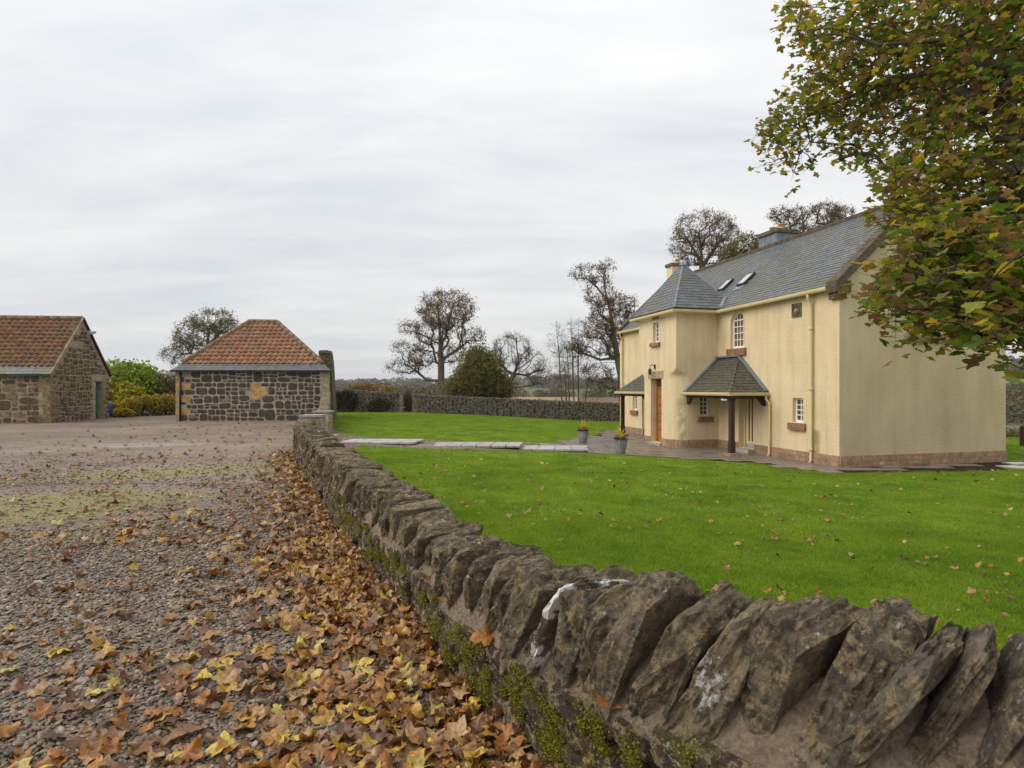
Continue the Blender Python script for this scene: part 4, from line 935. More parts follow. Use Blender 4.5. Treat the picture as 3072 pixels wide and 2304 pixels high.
rod = thing('spade', 'thin dark spade leaning against the barn gable', 'tool', gp3(.95, 0, -.28)[:])
MB().tube([gp3(.93, .12, -.26), gp3(.70, 1.02, -.05)], .022, 8).build('handle', MT['iron'], rod); MB().add([gp3(.93 + a, z, -.27 - d_) for z, d_ in ((.0, .03), (.28, -.01)) for a, d2 in ((-.07, 0), (.07, 0), (.07, .02), (-.07, .02))], BOXF).build('blade', MT['floodlamp'], rod)

# ------------------------------------------------------------------ the house (local frame: u along the front, v outward, h up)
HL, HDp, WH, RG = 13.95, 6.04, 5.02, 7.72
TU0, TU1, TV = 5.62, 8.50, 1.72
house = place_e('house', HM.copy()); tag(house, 'cream roughcast two-storey house with slate roof and central stair tower', 'house')
def boolean(me, cutters, name, mat):
    o = bpy.data.objects.new('tmp', me); COL.objects.link(o); cs = []
    for V, Fc in cutters:
        bm = bmesh.new(); vs = [bm.verts.new(v) for v in V]; [bm.faces.new([vs[i] for i in f]) for f in Fc]; bmesh.ops.recalc_face_normals(bm, faces=bm.faces[:])
        cm = bpy.data.meshes.new('cut'); bm.to_mesh(cm); bm.free(); c = bpy.data.objects.new('cut', cm); COL.objects.link(c); cs.append(c)
        md = o.modifiers.new('b', 'BOOLEAN'); md.object = c; md.operation = 'DIFFERENCE'; md.solver = 'EXACT'
    dg = bpy.context.evaluated_depsgraph_get(); dg.update(); r_ = bpy.data.meshes.new_from_object(o.evaluated_get(dg)); r_.name = name
    for c in cs: bpy.data.objects.remove(c)
    bpy.data.objects.remove(o); r_.materials.clear(); r_.materials.append(mat); return r_
def boxVF(a, c): b_ = MB().box(a, c); return b_.V, b_.F
def archpoly(u0, u1, h0, h1, n=12):
    r = (u1 - u0) / 2; cu = (u0 + u1) / 2; return [(u0, h0), (u1, h0)] + [(cu + r * math.cos(math.pi * i / n), h1 - r + r * math.sin(math.pi * i / n)) for i in range(n + 1)]
mir = lambda a: 2 * 7.06 - a
ARCH = (4.12, 4.88, 3.56, 4.83); ARCH2 = (mir(4.88) + .2, mir(4.12) + .2, 3.56, 4.83)
LOW = (1.37, 1.80, 1.13, 1.87); LOW2 = (12.1, 12.55, 1.13, 1.87); SD = (3.57, 4.42, .13, 2.12); SD2 = (mir(4.42), mir(3.57), .13, 2.12)
sec = [(0, -.15), (0, WH), (-HDp / 2, RG - .02), (-HDp, WH), (-HDp, -.15)]
n = len(sec); V = [(0, v, h) for v, h in sec] + [(HL, v, h) for v, h in sec]
me = mkmesh('wall', V, [tuple(range(n)), tuple(range(2 * n - 1, n - 1, -1))] + [(i, i + n, (i + 1) % n + n, (i + 1) % n) for i in range(n)])
bm = bmesh.new(); bm.from_mesh(me); bmesh.ops.recalc_face_normals(bm, faces=bm.faces[:]); bm.to_mesh(me); bm.free()
cut = [prism(archpoly(*a_), -.20, .3) for a_ in (ARCH, ARCH2)] + [boxVF((a, -.20, c), (b2, .3, d_)) for a, b2, c, d_ in (LOW, LOW2)] + [boxVF((a, -.30, c), (b2, .3, d_)) for a, b2, c, d_ in (SD, SD2)]
GW = (-3.52, -2.49, 3.71, 4.75); cut.append(boxVF((-.3, GW[0], GW[2]), (.2, GW[1], GW[3])))
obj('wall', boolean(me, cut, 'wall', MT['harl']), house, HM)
# stair tower: rounded below, corbelled to square above
def ring(r, o_=0.0, seg=9):
    u0, u1, v1 = TU0 - o_, TU1 + o_, TV + o_; P = [(u0, -.4)]
    for k in range(seg): t = math.pi - math.pi / 2 * k / (seg - 1); P.append((u0 + r + r * math.cos(t), v1 - r + r * math.sin(t)))
    for k in range(seg): t = math.pi / 2 - math.pi / 2 * k / (seg - 1); P.append((u1 - r + r * math.cos(t), v1 - r + r * math.sin(t)))
    return P + [(u1, -.4)]
lev = [(-.15, .62), (2.52, .62), (2.60, .60), (2.68, .50), (2.74, .36), (2.80, .20), (2.88, .08), (2.98, .012), (WH + .1, .012)]
V = []; K = 20
for h, r in lev: V += [(u, v, h) for u, v in ring(r)]
Fc = [(i * K + j, i * K + (j + 1) % K, (i + 1) * K + (j + 1) % K, (i + 1) * K + j) for i in range(len(lev) - 1) for j in range(K)] + [tuple(range(K - 1, -1, -1)), tuple(range((len(lev) - 1) * K, len(lev) * K))]
me = mkmesh('tower_wall', V, Fc); bm = bmesh.new(); bm.from_mesh(me); bmesh.ops.recalc_face_normals(bm, faces=bm.faces[:]); bm.to_mesh(me); bm.free()
TW = (6.88, 7.32, 3.92, 4.68); DO = (6.66, 7.50, .10, 2.54); SW_ = (.36, .74, 1.14, 1.88)
cut = [boxVF((TW[0], TV - .2, TW[2]), (TW[1], TV + .3, TW[3])), boxVF((DO[0], TV - .32, DO[2]), (DO[1], TV + .3, DO[3])), boxVF((TU0 - .3, SW_[0], SW_[2]), (TU0 + .18, SW_[1], SW_[3]))]
tme = boolean(me, cut, 'tower_wall', MT['harl'])
obj('tower_wall', tme, house, HM)
# windows ------------------------------------------------------------
def winM(kind, a0, z0, depth):       # local frame of a window: x to the right seen from outside, y outward, z up
    if kind == 'front': return HM @ Matrix.Translation((a0, -depth, z0)) @ Matrix.Rotation(math.pi, 4, 'Z') @ Matrix.Scale(-1, 4, (1, 0, 0)) @ Matrix.Scale(-1, 4, (0, 1, 0))
    return None
def window(O, ax, nrm, w_, h_, nx_, ny_, arch=False, sill=True, label=None, sash=True, sillh=.15, pane='pane'):
    """O = lower corner of the opening on the glazing plane (house frame), ax along the sill, nrm outward"""
    O, ax, nrm = Vector(O), Vector(ax), Vector(nrm); up = Vector((0, 0, 1))
    M = Matrix((ax, nrm, up)).transposed().to_4x4(); M.translation = O; W_ = HM @ M
    fw = .055
    if arch:
        o1 = archpoly(0, w_, 0, h_); o2 = archpoly(fw, w_ - fw, fw + .02, h_ - fw); n = len(o1); V = [(x, y_, z) for y_ in (.05, 0.) for o in (o1, o2) for x, z in o]
        Fc = []
        for i in range(n):
            j = (i + 1) % n; Fc += [(i, j, n + j, n + i), (2 * n + i, 3 * n + i, 3 * n + j, 2 * n + j), (n + i, n + j, 3 * n + j, 3 * n + i)]
        wn = obj('window', mkmesh('window', V, Fc, MT['white']), house, W_)
    else:
        wn = MB().box((0, 0, 0), (fw, .05, h_)).box((w_ - fw, 0, 0), (w_, .05, h_)).box((fw, 0, 0), (w_ - fw, .05, fw + .02)).box((fw, 0, h_ - fw), (w_ - fw, .05, h_)).build('window', MT['white'], house, W_)
    if label: wn['label'] = label
    iw = w_ - 2 * fw; ih = h_ - 2 * fw - .02; z0 = fw + .02; bw_ = .026
    lim = lambda x: (h_ - fw if not arch else (h_ - w_ / 2 + math.sqrt(max(0, (w_ / 2 - fw) ** 2 - (x - w_ / 2) ** 2))))
    for i in range(1, nx_):
        x = fw + iw * i / nx_; MB().box((x - bw_ / 2, .008, z0), (x + bw_ / 2, .04, lim(x))).build('glazing_bar', MT['white'], wn, W_)
    for j in range(1, ny_):
        z = z0 + ih * j / ny_; t = .045 if (sash and j == (ny_ + 1) // 2 + (1 if ny_ > 4 else 0)) else bw_
        xa = fw if (not arch or z < h_ - w_ / 2) else w_ / 2 - math.sqrt(max(0, (w_ / 2 - fw) ** 2 - (z - h_ + w_ / 2) ** 2)); MB().box((xa, .006, z - t / 2), (w_ - xa, .044, z + t / 2)).build('glazing_bar', MT['white'], wn, W_)
    for i in range(nx_):
        for j in range(ny_):
            x0, x1, za, zb = fw + iw * i / nx_, fw + iw * (i + 1) / nx_, z0 + ih * j / ny_, z0 + ih * (j + 1) / ny_
            if arch:
                xm = [x0 + (x1 - x0) * k / 6 for k in range(7)]; P = [(x0, za), (x1, za)] + [(x, min(zb, lim(x) - .002)) for x in reversed(xm)]
                if max(p[1] for p in P) < za + .02: continue
                P = [(x, max(z, za)) for x, z in P]
            else: P = [(x0, za), (x1, za), (x1, zb), (x0, zb)]
            obj('pane', mkmesh('pane', [(x, .014, z) for x, z in P], [tuple(range(len(P)))], MT[pane]), wn, W_)
    if sill:
        dp = sill; MB().box((-.13, .06, -sillh), (w_ + .13, dp + .09, -.012)).box((-.11, -.02, -.05), (w_ + .11, .06, -.006)).build('sill', MT['sill'], wn, W_)
    return wn
U, Vv = (1, 0, 0), (0, 1, 0)
for a_ in (ARCH, ARCH2): window((a_[0], -.16, a_[2]), U, Vv, a_[1] - a_[0], a_[3] - a_[2], 4, 5, True, .16, 'arched white sash window with brown blind', sillh=.26)
for a_ in (LOW, LOW2): window((a_[0], -.16, a_[2]), U, Vv, a_[1] - a_[0], a_[3] - a_[2], 2, 4, False, .16, sash=False, sillh=.22)
window((TW[0], TV - .16, TW[2]), U, Vv, TW[1] - TW[0], TW[3] - TW[2], 2, 4, False, .16, sash=False, sillh=.16)
window((TU0 + .14, SW_[0], SW_[2]), Vv, (-1, 0, 0), SW_[1] - SW_[0], SW_[3] - SW_[2], 2, 4, False, .14, sash=False, sillh=.2)
window((.14, GW[0], GW[2]), Vv, (-1, 0, 0), GW[1] - GW[0], GW[3] - GW[2], 2, 2, False, .14, 'white gable window behind the maple leaves', sash=False, sillh=.22, pane='skylight')
# dressed stone: lintel, block over the tower window, carved plaque
def hb(name, a, c, mat, parent=house): return MB().box(a, c).build(name, MT[mat], parent, HM)
hb('lintel', (6.52, TV - .05, 2.54), (7.68, TV + .025, 2.82), 'ashlar'); hb('stone_block', (6.88, TV - .05, 4.80), (7.36, TV + .022, 4.95), 'sill')
pl = hb('plaque', (1.42, -.05, 4.30), (1.82, .025, 4.72), 'lichenstone'); b_ = MB(); T = HM
ringv = [(.13 * math.cos(t), .13 * math.sin(t)) for t in np.linspace(0, 2 * math.pi, 20, endpoint=False)]
V = [(1.62 + x, .027, 4.51 + z) for x, z in ringv] + [(1.62 + x * 1.25, .027, 4.51 + z * 1.25) for x, z in ringv] + [(1.62 + x * 1.12, .055, 4.51 + z * 1.12) for x, z in ringv]
Fc = [(i, (i + 1) % 20, 40 + (i + 1) % 20, 40 + i) for i in range(20)] + [(40 + i, 40 + (i + 1) % 20, 20 + (i + 1) % 20, 20 + i) for i in range(20)]
MB().add(V, Fc).build('carved_ring', MT['lichenstone'], pl, HM); MB().lathe((0, 0, 0), [(.001, 0), (.06, .0), (.045, .035), (.001, .05)], 12).build('carved_boss', MT['terracotta'], pl, HM @ Matrix.Translation((1.62, .026, 4.50)) @ Matrix.Rotation(-math.pi / 2, 4, 'X'))
# plinth blocks
def plinth(path, holes=(), off=.035):
    P = [Vector((a, c, 0)) for a, c in path]; t = [0]
    for i in range(1, len(P)): t.append(t[-1] + (P[i] - P[i - 1]).length)
    def at(s):
        for i in range(1, len(P)):
            if s <= t[i] + 1e-6: return P[i - 1] + (P[i] - P[i - 1]) * ((s - t[i - 1]) / (t[i] - t[i - 1]))
        return P[-1]
    for row, (h0, h1) in enumerate(((-.12, .135), (.14, .30))):
        s = 0; k = row
        while s < t[-1] - .02:
            l_ = rnd.choice((.45, .6, .8)) * rnd.uniform(.8, 1.2); e_ = min(s + l_, t[-1])
            if t[-1] - e_ < .2: e_ = t[-1]
            cuts = [s + .003] + [q for q in t if s + .01 < q < e_ - .01] + [e_ - .003]
            if not any(a < (s + e_) / 2 < c for a, c in holes):
                b_ = MB()
                for i in range(len(cuts) - 1):
                    a, c = at(cuts[i]), at(cuts[i + 1]); d = (c - a).normalized(); nn = Vector((-d.y, d.x, 0)); x0 = -off if i else 0
                    o_ = off + rnd.uniform(0, .004)
                    V = [a - nn * .05, c - nn * .05, c + nn * o_, a + nn * o_]
                    b_.add([tuple(v + Vector((0, 0, z))) for z in (h0, h1) for v in V], BOXF)
                b_.build('plinth_block', MT['sandstone'], house, HM)
            s = e_
plinth([(0, 0), (3.55, 0)]); plinth([(4.44, 0), (TU0, 0)]); plinth([(mir(4.44) + .05, 0), (mir(4.44) + .06 - .0, 0)]) if False else None
rp = [p for p in ring(.62) if p[1] > -.2]; half = [p for p in rp if p[0] <= DO[0] - .01]; half = [(TU0, 0)] + half + [(DO[0] - .01, TV)]
# normals must face outward: travel so that the outside lies to the left
plinth(half); half2 = [(DO[1] + .01, TV)] + [p for p in rp if p[0] >= DO[1] + .01] + [(TU1, 0)]; plinth(half2)
plinth([(TU1, 0), (SD2[0] - .02, 0)]); plinth([(SD2[1] + .02, 0), (HL, 0)]); plinth([(0, -HDp), (0, 0)])
for i, v in enumerate((-4.8, -3.6, -2.6, -1.4)): hb('air_vent', (-.045, v - .11, .02), (-.03, v + .11, .12), 'palestone')
hb('doorstep', (6.6, TV - .3, -.02), (7.55, TV + .12, .095), 'step'); hb('doorstep', (3.50, -.28, -.02), (4.48, .30, .125), 'step')
# panelled oak front door
dd = hb('front_door', (DO[0], TV - .32, DO[2]), (DO[1], TV - .27, 2.16), 'oak'); dd['label'] = 'varnished oak panelled front door with transom lights'
hb('transom', (DO[0], TV - .32, 2.16), (DO[1], TV - .25, 2.22), 'oak', dd); hb('frame', (DO[0], TV - .32, .1), (DO[0] + .05, TV - .24, DO[3]), 'oak', dd); hb('frame', (DO[1] - .05, TV - .32, .1), (DO[1], TV - .24, DO[3]), 'oak', dd); hb('frame', (DO[0] + .05, TV - .32, 2.5), (DO[1] - .05, TV - .24, DO[3]), 'oak', dd)
for i in range(3): hb('pane', (DO[0] + .06 + i * .245, TV - .30, 2.23), (DO[0] + .28 + i * .245, TV - .285, 2.49), 'pane', dd)
for i in range(2): hb('mullion', (DO[0] + .283 + i * .245, TV - .31, 2.22), (DO[0] + .302 + i * .245, TV - .26, 2.5), 'oak', dd)
for j in range(6):
    for i in range(2):
        u0 = DO[0] + .10 + i * .34; h0 = .24 + j * .315; V = [(u0, TV - .268, h0), (u0 + .28, TV - .268, h0), (u0 + .28, TV - .268, h0 + .24), (u0, TV - .268, h0 + .24), (u0 + .05, TV - .245, h0 + .05), (u0 + .23, TV - .245, h0 + .05), (u0 + .23, TV - .245, h0 + .19), (u0 + .05, TV - .245, h0 + .19)]
        MB().add(V, [(4, 5, 6, 7), (0, 1, 5, 4), (1, 2, 6, 5), (2, 3, 7, 6), (3, 0, 4, 7)]).build('door_panel', MT['oak'], dd, HM)
MB().tube([(DO[1] - .1, TV - .26, 1.1), (DO[1] - .1, TV - .2, 1.1), (DO[1] - .22, TV - .2, 1.1)], .013, 8).build('handle', MT['brass'], dd, HM)
# slatted cream door under each porch
for S_ in (SD, SD2):
    d2 = hb('porch_door', (S_[0], -.30, S_[2]), (S_[1], -.26, S_[3]), 'cream'); d2['label'] = 'cream door with tall narrow dark glass strips'
    hb('jamb', (S_[0], -.26, S_[2]), (S_[0] + .04, -.2, S_[3]), 'cream', d2); hb('jamb', (S_[1] - .06, -.26, S_[2]), (S_[1], -.2, S_[3]), 'cream', d2)
    for i in range(4): hb('glass_strip', (S_[0] + .10 + i * .165, -.262, S_[2] + .22), (S_[0] + .165 + i * .165, -.255, S_[3] - .1), 'strip', d2)
    hb('kick_plate', (S_[0] + .045, -.262, S_[2] + .01), (S_[1] - .065, -.250, S_[2] + .14), 'floodlamp', d2)
    MB().tube([(S_[1] - .13, -.26, 1.12), (S_[1] - .13, -.19, 1.12), (S_[1] - .24, -.19, 1.12)], .012, 6).build('handle', MT['chrome'], d2, HM)
# main roof -----------------------------------------------------------
sl_ = (RG - WH) / (HDp / 2); SV = Vector((0, -1, sl_)).normalized(); eo = .16
O = Vector((0, eo, WH - eo * sl_ + .055)); SM = math.hypot(HDp / 2 + eo, (HDp / 2 + eo) * sl_)
MB().add([(-.0, eo, O.z - .02), (HL, eo, O.z - .02), (HL, -HDp / 2, RG + .035), (0, -HDp / 2, RG + .035), (HL, -HDp - eo, O.z - .02), (0, -HDp - eo, O.z - .02)], [(0, 1, 2, 3), (3, 2, 4, 5)]).build('roof_deck', MT['slate'], house, HM)
lst = slate_list(O, (1, 0, 0), SV, lambda s: (.16, HL - .16), SM, .148, .27, seed=21)
tr_ = lambda c: 6.98 - max(abs(c.x - 7.06) / 1.61, abs(c.y - .58) / 1.31) * 1.95
keep = []
for P in lst:
    c = sum(P, Vector()) / 8
    if tr_(c) > c.z + .06: continue
    if any(a < c.x < c_ and -1.42 < c.y < -.93 for a, c_ in ((5.36, 5.84), (6.66, 7.06))): continue
    keep.append(P)
put_slates(keep, house, 'slate', 280, key=lambda P: P[0].x + .4 * abs(P[0].y), M=HM)
for k in range(23): hb('ridge_stone', (.1 + k * .6, -HDp / 2 - .12, RG + .0), (.1 + k * .6 + .592, -HDp / 2 + .12, RG + .115), 'skew')
for u0 in (-.07, HL - .27):             # raised skews on the gables, with skewputts
    for sgn in (1, -1):
        base_v = eo * .2 if sgn > 0 else -HDp - eo * .2; a = Vector((u0 + .17, base_v, WH - .02)); c = Vector((u0 + .17, -HDp / 2, RG + .10))
        for k in range(5):
            p0 = a + (c - a) * k / 5; p1 = a + (c - a) * (k + .992) / 5; bar('skew_stone', p0, p1, .35, .22, 'skew', house, HM, lift=.055)
    hb('skewputt', (u0, -.32, WH - .22), (u0 + .34, .20, WH + .10), 'skew'); hb('skewputt', (u0 + .01, -.18, WH - .40), (u0 + .33, .12, WH - .225), 'skew')
for (u0, u1) in ((5.38, 5.82), (6.68, 7.04)):
    z_ = lambda v: WH - v * sl_ + .075; sk = thing_ = None
    Oq = Vector((u0, -.95, z_(-.95))); L_ = .66; N_ = Vector((0, sl_, 1)).normalized()
    V = [Oq + Vector((x, 0, 0)) + SV * s_ + N_ * n_ for n_ in (0, .09) for x, s_ in ((0, 0), (u1 - u0, 0), (u1 - u0, L_), (0, L_))]; sk = MB().add(V, BOXF).build('skylight', MT['iron'], house, HM)
    V = [Oq + Vector((x, 0, 0)) + SV * s_ + N_ * n_ for n_ in (.092, .10) for x, s_ in ((.05, .06), (u1 - u0 - .05, .06), (u1 - u0 - .05, L_ - .05), (.05, L_ - .05))]; MB().add(V, BOXF).build('pane', MT['skylight'], sk, HM)
    V = [Oq + Vector((x, 0, 0)) + SV * s_ + N_ * n_ for n_ in (.005, .03) for x, s_ in ((-.05, -.24), (u1 - u0 + .05, -.24), (u1 - u0 + .05, -.01), (-.05, -.01))]; MB().add(V, BOXF).build('flashing', MT['lead'], sk, HM)
# chimneys
def stack(u0, u1, v0, v1, h0, h1, mat, pots, capm='lichenstone', seams=False):
    c = MB().box((u0, v0, h0), (u1, v1, h1)).build('chimney', MT[mat], house, HM)
    hb('chimney_cap', (u0 - .07, v0 - .07, h1 + .001), (u1 + .07, v1 + .07, h1 + .15), capm, c)
    if seams:
        for f in (.33, .66): hb('seam', (u0 + (u1 - u0) * f - .012, v1, h0), (u0 + (u1 - u0) * f + .012, v1 + .015, h1), 'lead', c); hb('seam', (u0 - .014, v0 + (v1 - v0) * f - .012, h0), (u0, v0 + (v1 - v0) * f + .012, h1), 'lead', c)
    for f in pots: MB().lathe((u0 + (u1 - u0) * f, (v0 + v1) / 2, h1 + .145), [(.11, 0), (.11, .05), (.095, .06), (.10, .22), (.12, .225), (.12, .27), (.08, .27)], 12).build('chimney_pot', MT['terracotta'], c, HM, True)
stack(6.2, 7.25, -3.85, -2.98, 6.9, 8.24, 'lead', (.25, .75), seams=True); stack(HL - .55, HL - .02, -3.5, -2.6, 6.6, 8.36, 'harl', (.5,)); stack(.03, .55, -3.5, -2.6, 6.6, 8.42, 'harl', (.5,))
# tower roof
TE = WH + .01; o_ = .17; a0, a1, vf = TU0 - o_, TU1 + o_, TV + o_; um = (a0 + a1) / 2; AH = 6.98; av = .58; hw_ = (a1 - a0) / 2
vb = 2 * av - vf
MB().add([(a0, vf, TE), (a1, vf, TE), (a1, vb, TE), (a0, vb, TE), (um, av, AH)], [(0, 1, 4), (1, 2, 4), (2, 3, 4), (3, 0, 4), (3, 2, 1, 0)]).build('tower_roof', MT['slate'], house, HM)
Sf = Vector((0, -(vf - av), AH - TE)); sfm = Sf.length; ls = slate_list((a0, vf, TE + .01), (1, 0, 0), Sf.normalized(), lambda s: (hw_ * s / sfm, 2 * hw_ - hw_ * s / sfm), sfm, .15, .25, seed=31)
Sr = Vector((um - a0, 0, AH - TE)); srm = Sr.length; fr_ = lambda s: s / srm
bdp = lambda s: (vb + (av - vb) * fr_(s), vf + (av - vf) * fr_(s))
ls2 = slate_list((a0, 0, TE + .01), (0, 1, 0), Sr.normalized(), bdp, srm, .15, .25, seed=32)
Sl = Vector((um - a1, 0, AH - TE)); ls3 = slate_list((a1, 0, TE + .01), (0, 1, 0), Sl.normalized(), bdp, srm, .15, .25, seed=33)
tro = [o for o in house.children if o.name.startswith('tower_roof')][0]
put_slates(ls + ls2 + ls3, tro, 'slate', 270, M=HM, key=lambda P: 1 if P[0].x > um + 1.3 else 0)
for e_ in ((a0, vf, TE + .03), (a1, vf, TE + .03), (a0, vb, TE + .03), (a1, vb, TE + .03)): bar('hip_flashing', e_, (um, av, AH + .03), .07, .03, 'lead', tro, HM)
MB().lathe((um, av, AH - .06), [(.16, 0), (.10, .09), (.05, .13), (.0, .14)], 8).build('finial', MT['lead'], tro, HM)
for ua, sg in ((a0, 1), (a1, -1)): bar('valley', (ua + .02 * sg, .06, TE + .06), (ua + .42 * sg, -.44, TE + .54), .20, .05, 'lead', tro, HM)
# gutters and downpipes
def gutter(path, h, parent=house, r=.062):
    for (p, q) in zip(path[:-1], path[1:]):
        p3, q3 = Vector((*p, h)), Vector((*q, h)); d = (q3 - p3).normalized(); s_ = Vector((-d.y, d.x, 0)); pr = [(-r, .05), (-r, -.02), (-r * .6, -.06), (r * .6, -.06), (r, -.02), (r, .05), (r * .8, .05), (r * .75, -.01), (-r * .75, -.01), (-r * .8, .05)]
        V = [c + s_ * x + Vector((0, 0, z)) for c in (p3 - d * r, q3 + d * r) for x, z in pr]; n = len(pr)
        g_ = MB().add(V, [(i, (i + 1) % n, n + (i + 1) % n, n + i) for i in range(n)] + [tuple(range(n - 1, -1, -1)), tuple(range(n, 2 * n))]).build('gutter', MT['gutter'], parent, HM)
        L_ = (q3 - p3).length; k = max(1, int(L_ / .9))
        if parent is house:
            for i in range(k):
                c = p3 + d * L_ * (i + .5) / k; V = [c + d * e_ + s_ * x * 1.12 + Vector((0, 0, z * 1.1 - .003)) for e_ in (-.02, .02) for x, z in pr[:6]]
                MB().add(V, [(i_, i_ + 1, 7 + i_, 6 + i_) for i_ in range(5)] + [(5, 4, 3, 2, 1, 0), (6, 7, 8, 9, 10, 11)]).build('bracket', MT['gutter'], g_, HM)
gh = WH - .09
gutter([(.30, .20), (a0 - .03, .20)], gh); gutter([(a0 - .05, .20), (a0 - .05, vf + .05), (a1 + .05, vf + .05), (a1 + .05, .20)], gh); gutter([(a1 + .05, .20), (HL - .3, .20)], gh)
def pipe(u, top, bot=.0, dv=.0, parent=house):
    pts_ = [(u, .20 + dv, top), (u, .19 + dv, top - .14), (u, .08, top - .30), (u, .08, top - .4), (u, .08, bot + .08), (u, .13, bot)]
    p_ = MB().tube(pts_, .042, 10).build('downpipe', MT['gutter'], parent, HM, True)
    for z in np.arange(bot + .35, top - .45, 1.75): MB().tube([(u, .08, z), (u, .08, z + .07)], .055, 10).build('collar', MT['gutter'], p_, HM, True)
pipe(.96, gh - .03); pipe(HL - .42, gh - .03)
# porches -------------------------------------------------------------
def porch(sgn):
    X = (lambda u: u) if sgn > 0 else (lambda u: mir(u))
    ue, ut, eh, th_, ev = 2.88, 4.30, 2.02, 3.26, 1.40
    c = MB().add([(X(TU0), ev, eh), (X(ue), ev, eh), (X(ue), 0, eh), (X(ut), 0, th_), (X(TU0), 0, th_), (X(TU0), 0, eh)], [(0, 1, 3, 4), (1, 2, 3), (0, 4, 5), (0, 5, 2, 1), (2, 5, 4, 3)]).build('porch_roof', MT['mossslate'], house, HM)
    c['label'] = 'mossy slate hipped porch roof between tower and front wall'
    D1 = Vector((0, -ev, th_ - eh)); m1_ = D1.length
    lA = slate_list((X(TU0), ev, eh + .012), ((-1 if sgn > 0 else 1), 0, 0), D1.normalized(), lambda s: (.12, abs(TU0 - ue) - (ut - ue) * s / m1_), m1_, .14, .22, seed=41)
    D2 = Vector(((X(ut) - X(ue)), 0, th_ - eh)); m2_ = D2.length
    lB = slate_list((X(ue), 0, eh + .012), (0, 1, 0), D2.normalized(), lambda s: (.10, ev * (1 - s / m2_)), m2_, .14, .22, seed=42)
    put_slates(lA + lB, c, 'mossslate', 250, M=HM)
    up = Vector((0, 0, .06))
    bar('flashing', Vector((X(TU0) - .07 * sgn, ev + .02, eh + .03)), Vector((X(TU0) - .07 * sgn, .05, th_ + .05)), .17, .05, 'lead', c, HM)
    bar('flashing', Vector((X(TU0), .07, th_ + .03)), Vector((X(ut) - .05 * sgn, .07, th_ + .03)), .17, .06, 'lead', c, HM)
    bar('flashing', Vector((X(ut), .07, th_ + .04)), Vector((X(ue), .07, eh + .05)), .17, .05, 'lead', c, HM)
    hp0, hp1 = Vector((X(ue), ev, eh + .035)), Vector((X(ut), .1, th_ - .03))
    for k in range(10):                # lead soakers showing along the hip
        p = hp0 + (hp1 - hp0) * ((k + .2) / 10); 
        for q in (-1, 1):
            V = [p + Vector((.035 * q, .035 * q * -sgn, .0)) + Vector((x * .045, y_ * .045, z)) for x, y_, z in ((-1, 0, 0), (1, 0, 0), (0, 1, .012), (0, -1, .012), (0, 0, .03))]
            MB().add(V, [(0, 3, 4), (3, 1, 4), (1, 2, 4), (2, 0, 4)]).build('soaker', MT['chrome'], c, HM)
    gutter([(X(TU0) - .05 * sgn, ev + .05), (X(ue) - .05 * sgn, ev + .05), (X(ue) - .05 * sgn, .10)], eh - .035, c)
    bar('beam', (X(TU0), ev - .16, eh - .12), (X(ue) + .05 * sgn, ev - .16, eh - .12), .10, .14, 'darkwood', house, HM); bar('beam', (X(ue) + .18 * sgn, ev - .10, eh - .121), (X(ue) + .18 * sgn, 0, eh - .121), .10, .14, 'darkwood', house, HM)
    pu, pv = X(ue + .19), ev - .17
    MB().add([(pu + x * w_, pv + y_ * w_, z) for z, w_ in ((.10, .085), (.42, .085), (.50, .07), (1.75, .07), (1.82, .085), (eh - .19, .085)) for x, y_ in ((-1, -1), (1, -1), (1, 1), (-1, 1))], [(i * 4 + j, i * 4 + (j + 1) % 4, i * 4 + 4 + (j + 1) % 4, i * 4 + 4 + j) for i in range(5) for j in range(4)] + [(3, 2, 1, 0), (20, 21, 22, 23)]).build('post', MT['darkwood'], house, HM)
    hb('post_base', (pu - .2, pv - .2, -.06), (pu + .2, pv + .2, .10), 'sandstone')
    for (bx, by, dx, dy) in ((X(TU0) - .0, ev - .16, -sgn, 0), (X(ue) + .18 * sgn, .0, 0, 1)):
        V = []
        for t_ in (-.045, .045):
            for a, z in ((0, -.18), (.26, -.18), (.22, -.26), (.10, -.40), (0, -.44)): V.append((bx + dx * a + dy * t_, by + dy * a + dx * t_, eh + z))
        MB().add(V, [(0, 1, 2, 3, 4), (9, 8, 7, 6, 5)] + [(i, 5 + i, 5 + (i + 1) % 5, (i + 1) % 5) for i in range(5)]).build('bracket', MT['darkwood'], house, HM)
    u = X(ue) - .05 * sgn
    MB().tube([(u, .14, eh - .08), (u, .14, eh - .2), (u - .08 * sgn, .08, eh - .33), (u - .08 * sgn, .08, .08), (u - .08 * sgn, .14, .0)], .04, 10).build('downpipe', MT['gutter'], house, HM, True)
porch(1); porch(-1)
# small fittings, each its own thing
ln = place_e('wall_lantern', HM @ Matrix.Translation((7.27, TV + .02, 2.9))); tag(ln, 'black iron wall lantern above the oak front door', 'lantern')
LM = HM @ Matrix.Translation((7.2, TV + .025, 2.80))
MB().tube([(-.06, 0, .19), (-.06, .08, .27), (0, .15, .26), (0, .17, .17)], .014, 8).build('arm', MT['black'], ln, LM); MB().box((-.10, -.02, .10), (-.02, .012, .28)).build('backplate', MT['black'], ln, LM)
MB().lathe((0, .17, -.10), [(.02, -.03), (.035, 0), (.045, .0), (.062, .15), (.085, .155), (.05, .2), (.012, .23), (.012, .26)], 6).build('cage', MT['black'], ln, LM); MB().lathe((0, .17, -.085), [(.044, 0), (.064, .13)], 6).build('glass', MT['pane'], ln, LM)
bk = place_e('bulkhead_lamp', HM @ Matrix.Translation((3.25, 1.25, 1.78))); tag(bk, 'small white round lamp fixed beside the porch post', 'lamp')
